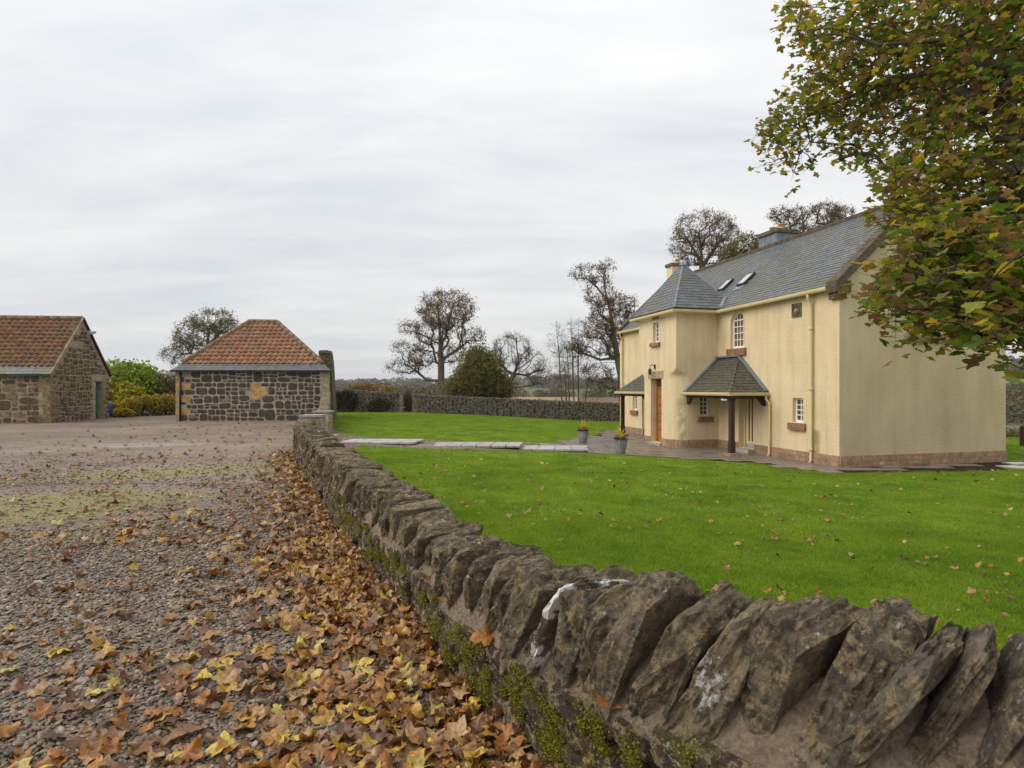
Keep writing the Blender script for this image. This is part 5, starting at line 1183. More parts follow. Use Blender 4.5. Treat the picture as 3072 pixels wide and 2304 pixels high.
MB().tube([(3.20, 1.30, 1.79), (3.36, 1.34, 1.79)], .028, 8).build('arm', MT['white'], bk, HM); MB().lathe((3.38, 1.34, 1.755), [(.0, 0), (.045, .012), (.06, .045), (.045, .075), (.0, .085)], 12).build('shade', MT['white'], bk, HM, True)

# ------------------------------------------------------------------ garden wall behind the back lawn
GWP = [(-13.5, 40.2, 1.52), (-12.1, 40.0, 1.51), (-7.37, 40.0, 1.30)]; GWQ = [(-6.73, 40.0, 1.20), (-1.5, 39.7, .96), (6.8, 38.8, .64), (9.5, 38.5, .6)]
gwt = thing('garden_wall', 'dark weathered rubble wall across the back of the lawn', 'wall', (-3, 39.9, -.1))
jo = Joined(); cp = []
for Pp in (GWP, GWQ):
    Pp = np.array(Pp); L = np.r_[0, np.cumsum(np.hypot(*np.diff(Pp[:, :2], axis=0).T))]; at = lambda s: np.array([np.interp(s, L, Pp[:, i]) for i in range(3)])
    V = []; N_ = 30
    for s in np.linspace(0, L[-1], N_):
        p = at(s); zb = float(zl(p[0])) - .3
        V += [(p[0], p[1] + .04, zb), (p[0], p[1] + .04, p[2] - .16), (p[0], p[1] + .46, p[2] - .16), (p[0], p[1] + .48, zb)]
    MB().add(V, [(i * 4 + j, i * 4 + (j + 1) % 4, i * 4 + 4 + (j + 1) % 4, i * 4 + 4 + j) for i in range(N_ - 1) for j in range(4)] + [(0, 1, 2, 3), (4 * N_ - 1, 4 * N_ - 2, 4 * N_ - 3, 4 * N_ - 4)]).build('core', MT['wallcore'], gwt)
    s = 0
    while s < L[-1]:
        z = float(zl(at(s)[0])) - .05
        while z < at(s)[2] - .2:
            hh = rnd.uniform(.07, .13); ww_ = rnd.uniform(.16, .3); p = at(min(L[-1], s + ww_ / 2 + rnd.uniform(-.08, .08)))
            jo.add(frameM((p[0], p[1] + .03, z + hh / 2), (1, -.06, 0), (rnd.uniform(-.06, .06), 0, 1), ww_, .12, hh * .95), rnd.randrange(28)); z += hh
        s += .23
    s = 0.05
    while s < L[-1]:
        p = at(s); cp.append((p, rnd.uniform(.10, .18))); s += cp[-1][1] * 1.0
jo.build('rubble_face', 'gardenwall', gwt)
for p, t_ in cp[:300]: obj('cope_stone', fsmesh(rnd.randrange(28), 'gardenwall'), gwt, frameM((p[0], p[1] + .24, p[2] - .07), (1, -.06, 0), (rnd.uniform(-.25, .05), 0, 1), t_, .5, rnd.uniform(.19, .27)))
blocks(gwt, Vector((-7.62, 39.98, -.05)), (1, 0, 0), [(0, .25, .33 * i, .33 * i + .32) for i in range(4)] + [(.89, 1.14, .30 * i, .30 * i + .29) for i in range(4)], 'palestone', name='jamb_stone')
shrub('ivy', 'dark ivy mass climbing the garden wall by the shed', 'ivy', (-11.3, 39.9, -.05), (1.0, .35, 1.35), 3400, 'ivy', .09)
shrub('ivy', 'brown creeper sprawling on the garden wall left of the gap', 'ivy', (-9.0, 39.9, -.05), (.9, .25, .95), 1300, 'ivy', .08)
shrub('shrub', 'brown scrub filling the gap in the garden wall', 'shrub', (-7.05, 41.2, -.3), (.8, .6, 1.7), 2200, 'hedgebrown', .09)

# ------------------------------------------------------------------ trees beyond
tree('large half-bare brown sycamore with domed crown behind the garden wall', 52, [[(1322, 1192), (1324, 1120), (1322, 1060), (1320, 1010), (1318, 960), (1312, 910)], [(1322, 1040), (1340, 1000), (1352, 950), (1360, 910)], [(1320, 1142), (1280, 1140), (1245, 1110), (1215, 1092)], [(1322, 1060), (1270, 1050), (1235, 1035)], [(1322, 1035), (1280, 1010), (1240, 995)], [(1324, 1080), (1370, 1050), (1410, 1020)]],
     [(1338, 928, 92, 56), (1335, 950, 70, 50), (1228, 986, 36, 17), (1412, 1008, 42, 27), (1222, 1045, 52, 17), (1215, 1098, 58, 25), (1265, 1075, 45, 28), (1360, 1060, 50, 30), (1300, 1000, 60, 40)], 900, .32, 'brownleaf', .15, 2.2, twn=6, twL=.6, rt=.011, pen=.10)
tree('dense dark olive maple bush standing behind the garden wall', 43.5, [[(1432, 1195), (1434, 1130), (1436, 1080)]],
     [(1436, 1068, 26, 26), (1440, 1095, 48, 34), (1440, 1130, 74, 40), (1435, 1165, 98, 30), (1490, 1170, 52, 26), (1385, 1160, 45, 28)], 620, .14, 'oliveleaf', .19, 9.0, twn=5, twL=.5, rt=.008, lspr=.2)
tree('bare crooked tree with a long low branch behind the garden wall', 50, [[(1524, 1195), (1528, 1150), (1548, 1110), (1556, 1080), (1550, 1040)], [(1548, 1112), (1580, 1090), (1600, 1070)], [(1528, 1160), (1560, 1162), (1600, 1155), (1640, 1140)], [(1530, 1125), (1510, 1100), (1500, 1085)]],
     [(1535, 1050, 68, 50), (1590, 1090, 50, 45), (1490, 1085, 26, 40), (1620, 1130, 40, 26)], 430, .22, 'paleleaf', .09, .25, twn=6, twL=.7, rt=.010, wander=.14)
for i, (bx, tx, ty, g_) in enumerate([(1686, 1668, 960, 0), (1708, 1700, 1010, 1), (1722, 1712, 950, 0), (1735, 1735, 945, 1), (1700, 1688, 1040, 0), (1756, 1775, 1050, 0)]):
    tree(['slender leaning young birch nearest the bare crooked tree', 'short straight young birch beside the leaning one', 'tallest slim young birch in the middle of the clump', 'tall forked young birch next to the tallest of the clump', 'smallest whippy young birch inside the clump', 'short outward-leaning young birch nearest the house'][i], 43 + i * .5, [[(bx, 1205), ((bx * 2 + tx) / 3, 1205 - (1205 - ty) * .35), ((bx + tx) / 2, 1205 - (1205 - ty) * .6), (tx, ty + 20)]],
         [(tx - 2, ty + 60, 26, 55), (tx, ty + 130, 34, 60)], 90, .055, 'paleleaf', .08, .35, twn=5, twL=.55, rt=.006, group='young birches behind the garden wall', name='birch_sapling', pen=.05)
tree('tall leaning half-bare sycamore beside the far end of the house', 44, [[(1868, 1190), (1862, 1120), (1850, 1060), (1840, 1000), (1830, 930), (1815, 870), (1810, 830), (1822, 795)], [(1822, 905), (1790, 860), (1760, 835), (1715, 835)], [(1852, 1072), (1800, 1080), (1765, 1065), (1720, 1050)], [(1850, 1085), (1790, 1090), (1760, 1105)], [(1870, 1190), (1840, 1160), (1800, 1180), (1750, 1155)]],
     [(1820, 800, 24, 18), (1765, 822, 62, 24), (1800, 880, 48, 45), (1830, 945, 62, 50), (1870, 920, 40, 40), (1790, 980, 50, 40), (1780, 1030, 62, 42), (1725, 1050, 36, 24), (1850, 1030, 40, 50), (1790, 1120, 50, 30), (1830, 1160, 40, 25)], 800, .30, 'brownleaf', .13, 2.4, twn=6, twL=.5, rt=.010)
tree('round-headed half-bare tree rising behind the house roof', 40, [[(2110, 1100), (2108, 830), (2105, 780), (2100, 720)], [(2106, 800), (2150, 740), (2170, 700)], [(2106, 790), (2070, 730), (2050, 700)]],
     [(2110, 690, 95, 58), (2060, 740, 55, 55), (2160, 710, 60, 60), (2110, 750, 80, 50)], 640, .22, 'brownleaf', .12, 1.3, twn=6, twL=.45, rt=.009)
tree('dense brown-leaved tree rising behind the house roof beside the zinc chimney', 38, [[(2240, 1100), (2236, 800), (2232, 760)]], [(2235, 745, 52, 42), (2200, 770, 40, 25), (2265, 770, 30, 40)], 300, .16, 'oliveleaf', .13, 3.2, twn=5, twL=.4, rt=.009)
tree('flat-topped half-bare tree behind the ridge next to the zinc chimney', 36, [[(2385, 1100), (2380, 760), (2372, 690)], [(2378, 730), (2345, 670), (2330, 650)]], [(2340, 645, 36, 20), (2395, 650, 34, 24), (2375, 690, 50, 22), (2430, 690, 35, 14)], 260, .16, 'brownleaf', .11, 1.4, twn=6, twL=.4, rt=.008)
tree('flat-topped half-bare tree behind the ridge towards the near gable', 36, [[(2480, 1100), (2478, 720), (2482, 660)], [(2480, 690), (2500, 650), (2520, 640)]], [(2475, 630, 42, 20), (2525, 645, 40, 22), (2490, 665, 45, 20)], 240, .16, 'brownleaf', .11, 1.2, twn=6, twL=.4, rt=.008)
tree('windswept olive-leaved tree behind the red tiled shed', 41, [[(610, 1150), (618, 1060), (625, 1010), (630, 970)], [(616, 1070), (570, 1060), (530, 1065)], [(620, 1040), (660, 1000), (680, 980)]],
     [(640, 965, 66, 38), (590, 1000, 62, 45), (560, 1030, 45, 30), (680, 990, 45, 35), (516, 1062, 34, 18), (540, 1085, 35, 12)], 520, .17, 'oliveleaf', .13, 2.2, twn=5, twL=.45, rt=.009, ground=-.2)
# ------------------------------------------------------------------ shrubs between barn and shed
shrub('laurel_hedge', 'big rounded bright green laurel behind the barn', 'hedge', (-24.9, 37.5, -.1), (3.3, 1.7, 2.75), 11000, 'bushgreen', .15, lumps=34)
shrub('shrub', 'large yellow-green shrub below the laurel beside the barn', 'shrub', (-24.0, 36.0, -.1), (1.7, 1.0, 1.75), 4200, 'yellowgreen', .15, lumps=10)
shrub('shrub', 'large brown leafless-looking hedge shrub beside the shed', 'shrub', (-21.5, 37.6, -.1), (1.9, 1.0, 2.35), 4200, 'hedgebrown', .13, lumps=12)
shrub('shrub', 'brown twiggy hedge shrub half hidden by the shed corner', 'shrub', (-19.6, 37.8, -.1), (1.6, 1.0, 2.2), 3200, 'hedgebrown', .13, lumps=10)
for i, (px, D, rx, hz) in enumerate([(345, 33.4, .75, .8), (395, 34.2, .85, .95), (437, 34.8, .85, 1.0), (478, 35.4, .8, 1.0), (510, 36.0, .8, 1.05), (370, 33.0, .5, .45)]):
    shrub('gorse_bush', ['golden flowering gorse bush touching the barn corner', 'golden gorse bush second along from the barn corner', 'golden gorse bush in the middle of the drive edge row', 'golden gorse bush second along from the shed corner', 'golden flowering gorse bush touching the shed corner', 'smallest low gorse clump in front of the barn corner bush'][i], 'shrub', ((px - CX) / F * D, D, -.03), (rx, .6, hz), 1900, 'gorse', .085, 'gorse bushes lining the drive', lumps=8, flower='gorseflower', nf=190)
tag(MB().lathe(((329.5 - CX) / F * 32.9, 32.9, .55), [(.12, -.6), (.12, .2), (.10, .26), (.0, .28)], 12).build('blue_drum', MT['blue'], smooth=True), 'blue plastic drum just showing behind the barn corner', 'drum')
# fence post and bush by the river at the far right
x, y = gp(3069, 1338); fp_ = thing('fence_post', 'short weathered timber post at the edge of the grass', 'post', (x, y, -.8)); MB().box((x - .07, y - .07, -.9), (x + .07, y + .07, .15)).add([(x - .07, y - .07, .151), (x + .07, y - .07, .151), (x + .07, y + .07, .151), (x - .07, y + .07, .151), (x, y, .2)], [(0, 1, 4), (1, 2, 4), (2, 3, 4), (3, 0, 4)]).build('shaft', MT['darkwood'], fp_)
shrub('shrub', 'round dark green bush at the river bank beyond the gable', 'shrub', (36.7, 44.0, -3.0), (1.5, 1.2, 1.45), 3000, 'oliveleaf', .12, lumps=12)

# ------------------------------------------------------------------ far woods and single bright trees
def clump(C_, n, rad, size):
    return [quads(ellpts((c[0], c[1], c[2] + r_ * .55), (r_, r_, r_ * h_), n, .6), size * r_)[0] for c, r_, h_ in zip(C_, rad[:, 0], rad[:, 1])]
cs = []; rd = []
def addw(a0_, a1_, r0, r1, n, s0, s1, hz=.9):
    for _ in range(n):
        a = R(rnd.uniform(a0_, a1_)); r_ = rnd.uniform(r0, r1); x, y = r_ * math.sin(a), r_ * math.cos(a); q = rnd.uniform(s0, s1); cs.append((x, y, float(far(x, y)))); rd.append((q, hz * rnd.uniform(.8, 1.25)))
addw(-44, 12, 1000, 1250, 260, 6, 10, .7); addw(-20, 12, 640, 900, 150, 5, 8); addw(-18, -3, 110, 220, 70, 1.6, 2.8); addw(-18, -3, 240, 420, 70, 3, 5); addw(-36, -28, 70, 110, 26, 1.6, 2.6); addw(-36, -28, 150, 300, 40, 3, 5)
addw(0, 13, 300, 330, 40, 2.0, 3.6); addw(2, 13, 640, 760, 60, 5, 8); addw(-3, 4, 75, 110, 18, .9, 1.5)
addw(37, 47, 205, 330, 90, 3.5, 6); addw(37, 47, 560, 760, 90, 7, 11); addw(37, 47, 380, 430, 30, 3, 5)
nr_ = [i for i, c in enumerate(cs) if math.hypot(c[0], c[1]) < 450]; fr2 = [i for i in range(len(cs)) if math.hypot(cs[i][0], cs[i][1]) >= 450]; rd = np.array(rd)
V = np.concatenate(clump([cs[i] for i in nr_], 330, rd[nr_], .15) + clump([cs[i] for i in fr2], 90, rd[fr2], .28)); tag(obj('distant_woodland', mkmesh('distant_woodland', V, np.arange(len(V)).reshape(-1, 4), MT['farwood'])), kind='stuff')
for i, (px, py, D, r_, mt, lb) in enumerate([(1050, 1168, 95, 1.7, 'faryellow', 'yellow autumn tree in the field beyond the shed'), (1112, 1164, 130, 1.9, 'farorange', 'rust orange conical tree beyond the garden wall'), (1160, 1172, 100, 1.5, 'faryellow', 'pale yellow tree left of the sycamore beyond the wall'), (1085, 1170, 110, 1.4, 'farorange', 'small copper tree between the yellow trees beyond the wall')]):
    p = pix(px, py, D); gz = float(far(p.x, p.y)); t = thing('autumn_tree', lb, 'tree', (p.x, p.y, gz))
    MB().tube([(p.x, p.y, gz - .1), (p.x, p.y, p.z)], [.14, .05], 6).build('trunk', MT['bark'], t)
    V, Fk = quads(np.concatenate([ellpts((p.x + rnd.uniform(-.7, .7) * r_, p.y, p.z + rnd.uniform(-1.0, .2) * r_), (r_ * .6, r_ * .6, r_ * .55), 160, .5) for _ in range(7)]), .34); obj('crown', mkmesh('crown', V, Fk, MT[mt]), t)

# ------------------------------------------------------------------ planters
def planter(x, y, z, label, r=.205, h=.43, seed=1):
    g = random.Random(seed); t = thing('planter', label, 'planter', (x, y, z))
    n = 24; prof = [(.62, 0), (.72, .06), (.84, .30), (.93, .62), (1.0, .93), (1.06, .96), (1.06, 1.0), (.9, 1.0), (.86, .93)]
    V = []
    for (rr, zz_) in prof:
        for j in range(n):
            k = rr * r * (1 + (.022 if j % 2 else -.022) * (.06 < zz_ < .95)); V.append((x + k * math.cos(2 * math.pi * j / n), y + k * math.sin(2 * math.pi * j / n), z + zz_ * h))
    Fc = [(i * n + j, i * n + (j + 1) % n, (i + 1) * n + (j + 1) % n, (i + 1) * n + j) for i in range(len(prof) - 1) for j in range(n)] + [tuple(range(n - 1, -1, -1))]
    MB().add(V, Fc).build('pot', MT['pot'], t, smooth=False)
    MB().lathe((x, y, z + h * .9), [(.87 * r, 0), (.6 * r, .03), (.0, .035)], 16).build('soil', MT['soil'], t)
    for k in range(26):
        a = g.uniform(0, 2 * math.pi); L = g.uniform(.34, .56); e0 = g.uniform(1.0, 1.52); w_ = g.uniform(.022, .034); P = []; p = Vector((x, y, z + h * .93)); el = e0
        for i in range(7):
            f = i / 6; ww_ = w_ * (1 - f ** 2) * (.5 + min(1, f * 3) * .5); s_ = Vector((-math.sin(a), math.cos(a), 0)) * ww_; P += [p - s_, p + s_]
            p = p + Vector((math.cos(a) * math.cos(el), math.sin(a) * math.cos(el), math.sin(el))) * L / 6; el -= g.uniform(.0, .17)
        MB().add(P, [(2 * i, 2 * i + 1, 2 * i + 3, 2 * i + 2) for i in range(6)]).build('blade', MT['cordyline'], t)
    c = np.array([(x + math.cos(a) * r * q, y + math.sin(a) * r * q, z + h * 1.0 + g.uniform(-.01, .04)) for a, q in [(g.uniform(0, 6.28), g.uniform(.45, 1.08)) for _ in range(190)]]); V, Fk = quads(c, .045); obj('foliage', mkmesh('foliage', V, Fk, MT['potleaf']), t)
    for k in range(13):
        a = 2 * math.pi * k / 13 + g.uniform(-.2, .2); q = r * g.uniform(.5, 1.0); cc = np.array([x + math.cos(a) * q, y + math.sin(a) * q, z + h + g.uniform(.05, .12)]); V, Fk = quads(cc + rng.normal(size=(12, 3)) * np.array([.018, .018, .016]), .035, asp=1.1); obj('flower', mkmesh('flower', V, Fk, MT['cyclamen']), t)
x, y = gp(1749, 1327, .03); planter(x, y, float(zl(x)) + .022, 'grey ribbed planter with spiky plant and magenta flowers by the lawn corner', seed=3)
x, y = gp(1862, 1358, .03); planter(x, y, float(zl(x)) + .022, 'grey ribbed planter with spiky plant and magenta flowers on the paving edge nearer the porch', seed=8)

# ------------------------------------------------------------------ maple overhanging from the right
def maple_leaf(seed, roll=.8, rings=False):
    g = random.Random(seed); ang = [-2.3, -1.12, 0, 1.12, 2.3]; ln_ = [.52, .85, 1.0, .85, .52]; o1 = [(0, -.16)]
    for i in range(5):
        t = ang[i] + g.uniform(-.08, .08); L = ln_[i] * g.uniform(.88, 1.1) * .56; sh = .80
        o1 += [(math.sin(t - .33) * L * sh, math.cos(t - .33) * L * sh - .05), (math.sin(t - .12) * L * .97, math.cos(t - .12) * L * .97 - .05), (math.sin(t + .05) * L * 1.06, math.cos(t + .05) * L * 1.06 - .05), (math.sin(t + .33) * L * sh, math.cos(t + .33) * L * sh - .05)]
        if i < 4: m_ = (ang[i] + ang[i + 1]) / 2; q = g.uniform(.27, .35); o1.append((math.sin(m_) * q, math.cos(m_) * q - .05))
    k = len(o1); P = [(0, -.05)] + ([(x * .5, y_ * .5 - .02) for x, y_ in o1] if rings else []) + o1
    Fc = [(0, i + 1, (i + 1) % k + 1) for i in range(k)]
    if rings: Fc += [f for i in range(k) for f in ((1 + i, 1 + k + i, 1 + k + (i + 1) % k), (1 + i, 1 + k + (i + 1) % k, 1 + (i + 1) % k))]
    r1 = g.choice((-1, 1)) * roll * g.uniform(.5, 1.2); r2 = g.choice((-1, 1)) * roll * g.uniform(.3, 1.0); th = g.uniform(0, 3.14); c, s_ = math.cos(th), math.sin(th); ph = g.uniform(0, 6)
    V = []
    for x, y_ in P:
        a_ = x * c + y_ * s_; b2 = -x * s_ + y_ * c; A_ = math.sin(r1 * a_) / r1; z = (1 - math.cos(r1 * a_)) / r1; B2 = math.sin(r2 * b2) / r2; z += (1 - math.cos(r2 * b2)) / r2 * .7
        z += .05 * roll * math.sin(9 * a_ + ph) * abs(b2) + .03 * roll * math.sin(14 * b2 + ph); V.append((A_ * c - B2 * s_, A_ * s_ + B2 * c, z))
    n0 = len(V); bx_, by_ = g.uniform(-.12, .12), g.uniform(-.75, -.5); V += [(-.010, -.1, V[0][2]), (.010, -.1, V[0][2]), (bx_, by_, g.uniform(-.05, .08))]; Fc.append((n0, n0 + 1, n0 + 2))
    return np.array(V), Fc
ML = [maple_leaf(i, 1.0) for i in range(10)]; MLF = [maple_leaf(50 + i, 2.6 if i % 3 else 1.3, True) for i in range(16)]
def leafM(p, nrm, yaw, s):
    nrm = Vector(nrm).normalized(); q = nrm.to_track_quat('Z', 'Y').to_matrix().to_4x4(); return Matrix.Translation(p) @ q @ Matrix.Rotation(yaw, 4, 'Z') @ Matrix.Scale(s, 4)
TB = Vector((8.3, 4.6, -.6)); mtree = thing('maple_tree', 'large autumn maple with green and brown leaves overhanging from the right', 'tree', TB[:])
P_ = lambda px, py, D: tuple(pix(px, py, D))
limbs = [[tuple(TB), (8.2, 4.65, 1.5), (8.0, 4.8, 3.2), (7.6, 5.0, 5.0), (7.0, 5.2, 7.0)],
         [(8.1, 4.75, 2.6), P_(3250, 330, 5.6), P_(3072, 205, 6.0), P_(2950, 190, 6.3), P_(2900, 100, 6.5), P_(2800, 125, 6.8), P_(2640, 130, 7.2), P_(2500, 100, 7.8)],
         [P_(3072, 205, 6.0), P_(2960, 330, 6.4), P_(2800, 215, 7.2), P_(2650, 250, 7.8), P_(2450, 330, 8.6)],
         [(8.1, 4.75, 2.3), P_(3300, 560, 5.4), P_(3072, 580, 5.6), P_(2900, 620, 5.8), P_(2780, 700, 6.0)],
         [(8.15, 4.7, 1.9), P_(3300, 820, 4.4), P_(3072, 830, 4.6), P_(2900, 830, 4.6), P_(2740, 800, 4.7), P_(2650, 850, 4.8)],
         [P_(3200, 400, 5.6), P_(2980, 420, 6.2), P_(2850, 520, 6.6)], [P_(3300, 820, 4.4), P_(3100, 960, 4.3), P_(2950, 1000, 4.3)]]
rmp_ = random.Random(5)
def region(poly, Df, n):
    xs = [p[0] for p in poly]; ys = [p[1] for p in poly]; out_ = []
    while len(out_) < n:
        x, y = rmp_.uniform(min(xs), max(xs)), rmp_.uniform(min(ys), max(ys))
        if inpoly([x], [y], poly)[0]: out_.append(tuple(pix(x, y, Df(x, y) + rmp_.gauss(0, .45))))
    return out_
PA = [(2600, -60), (2400, 80), (2440, 190), (2380, 280), (2300, 330), (2275, 430), (2330, 545), (2420, 500), (2560, 470), (2660, 545), (2720, 500), (2800, 440), (3120, 420), (3120, -60)]
PA0 = [(2330, 0), (2480, 0), (2450, 120), (2400, 130)]
PBm = [(2680, 520), (2720, 470), (3120, 420), (3120, 720), (2900, 760), (2740, 700), (2650, 690), (2620, 640), (2690, 590)]
PC = [(2760, 700), (3120, 690), (3120, 960), (2980, 1000), (2850, 985), (2740, 960), (2660, 930), (2590, 900), (2650, 840), (2690, 780)]
PD = [(2960, 980), (3120, 960), (3120, 1060), (2990, 1050)]
Tg = np.array(region(PA, lambda x, y: 9.4 - (x - 2280) / 800 * 3.0, 680) + region(PA0, lambda x, y: 7.6, 14) + region(PBm, lambda x, y: 6.2, 250) + region(PC, lambda x, y: 4.7 + (3072 - x) / 500 * .3, 300) + region(PD, lambda x, y: 4.3, 14))
extra = ellpts((7.4, 5.2, 7.2), (3.0, 2.6, 2.0), 150, .55); extra2 = ellpts((9.6, 4.2, 4.5), (2.4, 2.6, 2.6), 180, .55)
Tg = np.concatenate([Tg, extra, extra2, ellpts((6.5, 5.3, 4.4), (1.5, 1.5, 2.0), 170, .4)])
Pn, par, rr, tips = grow(limbs, Tg, .15, rt=.0055, step=.22, wander=.10, arch=.03, pen=.10)
V, Fk = tubes(Pn, par, rr, .03); B_, E_ = twigs(tips, Pn, 4, .30, 5); V2, F2 = twigmesh(B_, E_, .0035)
V, Fk = merge([(V, Fk), (V2, F2)]); obj('trunk', mkmesh('trunk', V, Fk, MT['darkbark']), mtree)
nl = len(E_); lp = []
for i in range(nl):
    for _ in range(3 if i % 2 else 2):
        f = rmp_.uniform(.35, 1.05); p = B_[i] + (E_[i] - B_[i]) * f + np.array([rmp_.gauss(0, .05), rmp_.gauss(0, .05), rmp_.gauss(-.05, .06)])
        nrm = (rmp_.gauss(.1, .45), rmp_.gauss(.1, .5), 1.0); lp.append((p, nrm, rmp_.uniform(0, 6.28), rmp_.uniform(.085, .17)))
inview = lambda p: p[1] > .5 and 2250 < CX + F * p[0] / p[1] < 3072 and 0 < HY - F * (p[2] - CAMZ) / p[1] < 1100
lp.sort(key=lambda t: -(t[3] / t[0][1]) * (1 if inview(t[0]) else 0)); LMe = [mkmesh('leaf', v, f, MT['autumnleaf'], False) for v, f in ML]
for p, nrm, yw, s in lp[:300]: obj('leaf', LMe[rmp_.randrange(10)], mtree, leafM(p, nrm, yw, s * .92))
VV = []; FF = []; base = 0
for p, nrm, yw, s in lp[300:]:
    v, f = ML[rmp_.randrange(10)]; M = np.array(leafM(p, nrm, yw, s * .84)); VV.append(v @ M[:3, :3].T + M[:3, 3]); FF.append(np.array(f) + base); base += len(v)
tag(obj('leaves', mkmesh('leaves', np.concatenate(VV), np.concatenate(FF), MT['autumnleaf']), mtree), kind='stuff')

# ------------------------------------------------------------------ scattered ground cover (instances on points)
def scatter(name, pts_, rot, scl, sources, mat_dummy=None):
    me = mkmesh(name, np.asarray(pts_, np.float32), np.zeros((0, 3), np.int32)) if False else bpy.data.meshes.new(name)
    pts_ = np.asarray(pts_, np.float32); me.vertices.add(len(pts_)); me.vertices.foreach_set('co', pts_.ravel())
    a = me.attributes.new('rot', 'FLOAT_VECTOR', 'POINT'); a.data.foreach_set('vector', np.asarray(rot, np.float32).ravel())
    a = me.attributes.new('scl', 'FLOAT_VECTOR', 'POINT'); a.data.foreach_set('vector', np.asarray(scl, np.float32).ravel())
    o = obj(name, me); ng = bpy.data.node_groups.new(name, 'GeometryNodeTree'); ng.interface.new_socket('Geometry', in_out='INPUT', socket_type='NodeSocketGeometry'); ng.interface.new_socket('Geometry', in_out='OUTPUT', socket_type='NodeSocketGeometry')
    N = ng.nodes; gi = N.new('NodeGroupInput'); go = N.new('NodeGroupOutput'); ip = N.new('GeometryNodeInstanceOnPoints'); jn = N.new('GeometryNodeJoinGeometry')
    for s in sources:
        oi = N.new('GeometryNodeObjectInfo'); oi.inputs['Object'].default_value = s; oi.inputs['As Instance'].default_value = True; ng.links.new(oi.outputs['Geometry'], jn.inputs[0])
    ra = N.new('GeometryNodeInputNamedAttribute'); ra.data_type = 'FLOAT_VECTOR'; ra.inputs['Name'].default_value = 'rot'
    sa = N.new('GeometryNodeInputNamedAttribute'); sa.data_type = 'FLOAT_VECTOR'; sa.inputs['Name'].default_value = 'scl'
    e2r = N.new('FunctionNodeEulerToRotation'); ng.links.new(ra.outputs['Attribute'], e2r.inputs[0])
    ng.links.new(gi.outputs[0], ip.inputs['Points']); ng.links.new(jn.outputs[0], ip.inputs['Instance']); ip.inputs['Pick Instance'].default_value = True
    ng.links.new(e2r.outputs[0], ip.inputs['Rotation']); ng.links.new(sa.outputs['Attribute'], ip.inputs['Scale']); ng.links.new(ip.outputs[0], go.inputs[0])
    md = o.modifiers.new('scatter', 'NODES'); md.node_group = ng; return o
def source(name, me):
    return bpy.data.objects.new(name, me)
# pebbles
srcs = []
for i in range(9):
    bm = bmesh.new(); bmesh.ops.create_icosphere(bm, subdivisions=2, radius=.5); g = random.Random(i)
    for v in bm.verts:
        k = 1 + mn.noise(v.co * 1.8 + Vector((i * 5, 0, 0))) * .35; v.co = Vector((v.co.x * k * g.uniform(.98, 1.02) * 1.15, v.co.y * k * .85, v.co.z * k * (.42 if i < 6 else .22)))
    me = bpy.data.meshes.new('pebble'); bm.to_mesh(me); bm.free(); me.materials.append(MT['pebble']); me.polygons.foreach_set('use_smooth', [i < 6] * len(me.polygons)); srcs.append(source('pebble', me))
def left_pts(n, ymin, ymax, yexp=1.0):
    y = ymin + (ymax - ymin) * rng.random(n) ** yexp; x = -y * (.93) + rng.random(n) * (y * .93 + 1.2)
    ok = ~right_of_wall(x, y); C_ = np.array([q for q, *_ in WR]); xf = np.interp(y, C_[::-1, 1], C_[::-1, 0]); return x[ok & (x < xf + .08)], y[ok & (x < xf + .08)]
xs, ys, ss = [], [], []
for (n, y0, y1, s0, s1, ex) in ((30000, 1.4, 3.6, .013, .034, 1.0), (34000, 3.4, 6.2, .017, .036, 1.0), (26000, 6.0, 10.0, .022, .042, 1.0), (9000, 10, 16, .026, .05, 1.0)):
    x, y = left_pts(n, y0, y1, ex); xs.append(x); ys.append(y); ss.append(rng.uniform(s0, s1, len(x)) * np.where(rng.random(len(x)) < .03, 1.9, 1.0))
x, y, s = map(np.concatenate, (xs, ys, ss)); n = len(x)
d2 = ((x + 6.6) / 2.7) ** 2 + ((y - 8.2) / 1.6) ** 2; kp = (d2 > 1.1) | (rng.random(n) < .12); kp &= rng.random(n) < 1.05 - smooth01(7.5, 15.5, y); x, y, s = x[kp], y[kp], s[kp]; n = len(x)
rot = np.stack([rng.normal(size=n) * .28, rng.normal(size=n) * .28, rng.uniform(0, 6.28, n)], 1)
tag(scatter('gravel_stones', np.stack([x, y, s * .10 + rng.uniform(-.004, .010, n)], 1), rot, np.stack([s, s, s], 1), srcs), kind='stuff')
# path-margin pebbles
bx = rng.uniform(-7, 3.5, 9000); by = rng.uniform(16.5, 23, 9000); ok = inpoly(bx, by, bed) & ~((bx > -5.4) & (bx < 2.5) & (by > 18.05) & (by < 19.75)); bx, by = bx[ok], by[ok]; n = len(bx); s = rng.uniform(.03, .06, n)
tag(scatter('path_pebbles', np.stack([bx, by, zl(bx) + .01], 1), np.stack([np.zeros(n), np.zeros(n), rng.uniform(0, 6, n)], 1), np.stack([s, s, s], 1), srcs), kind='stuff')
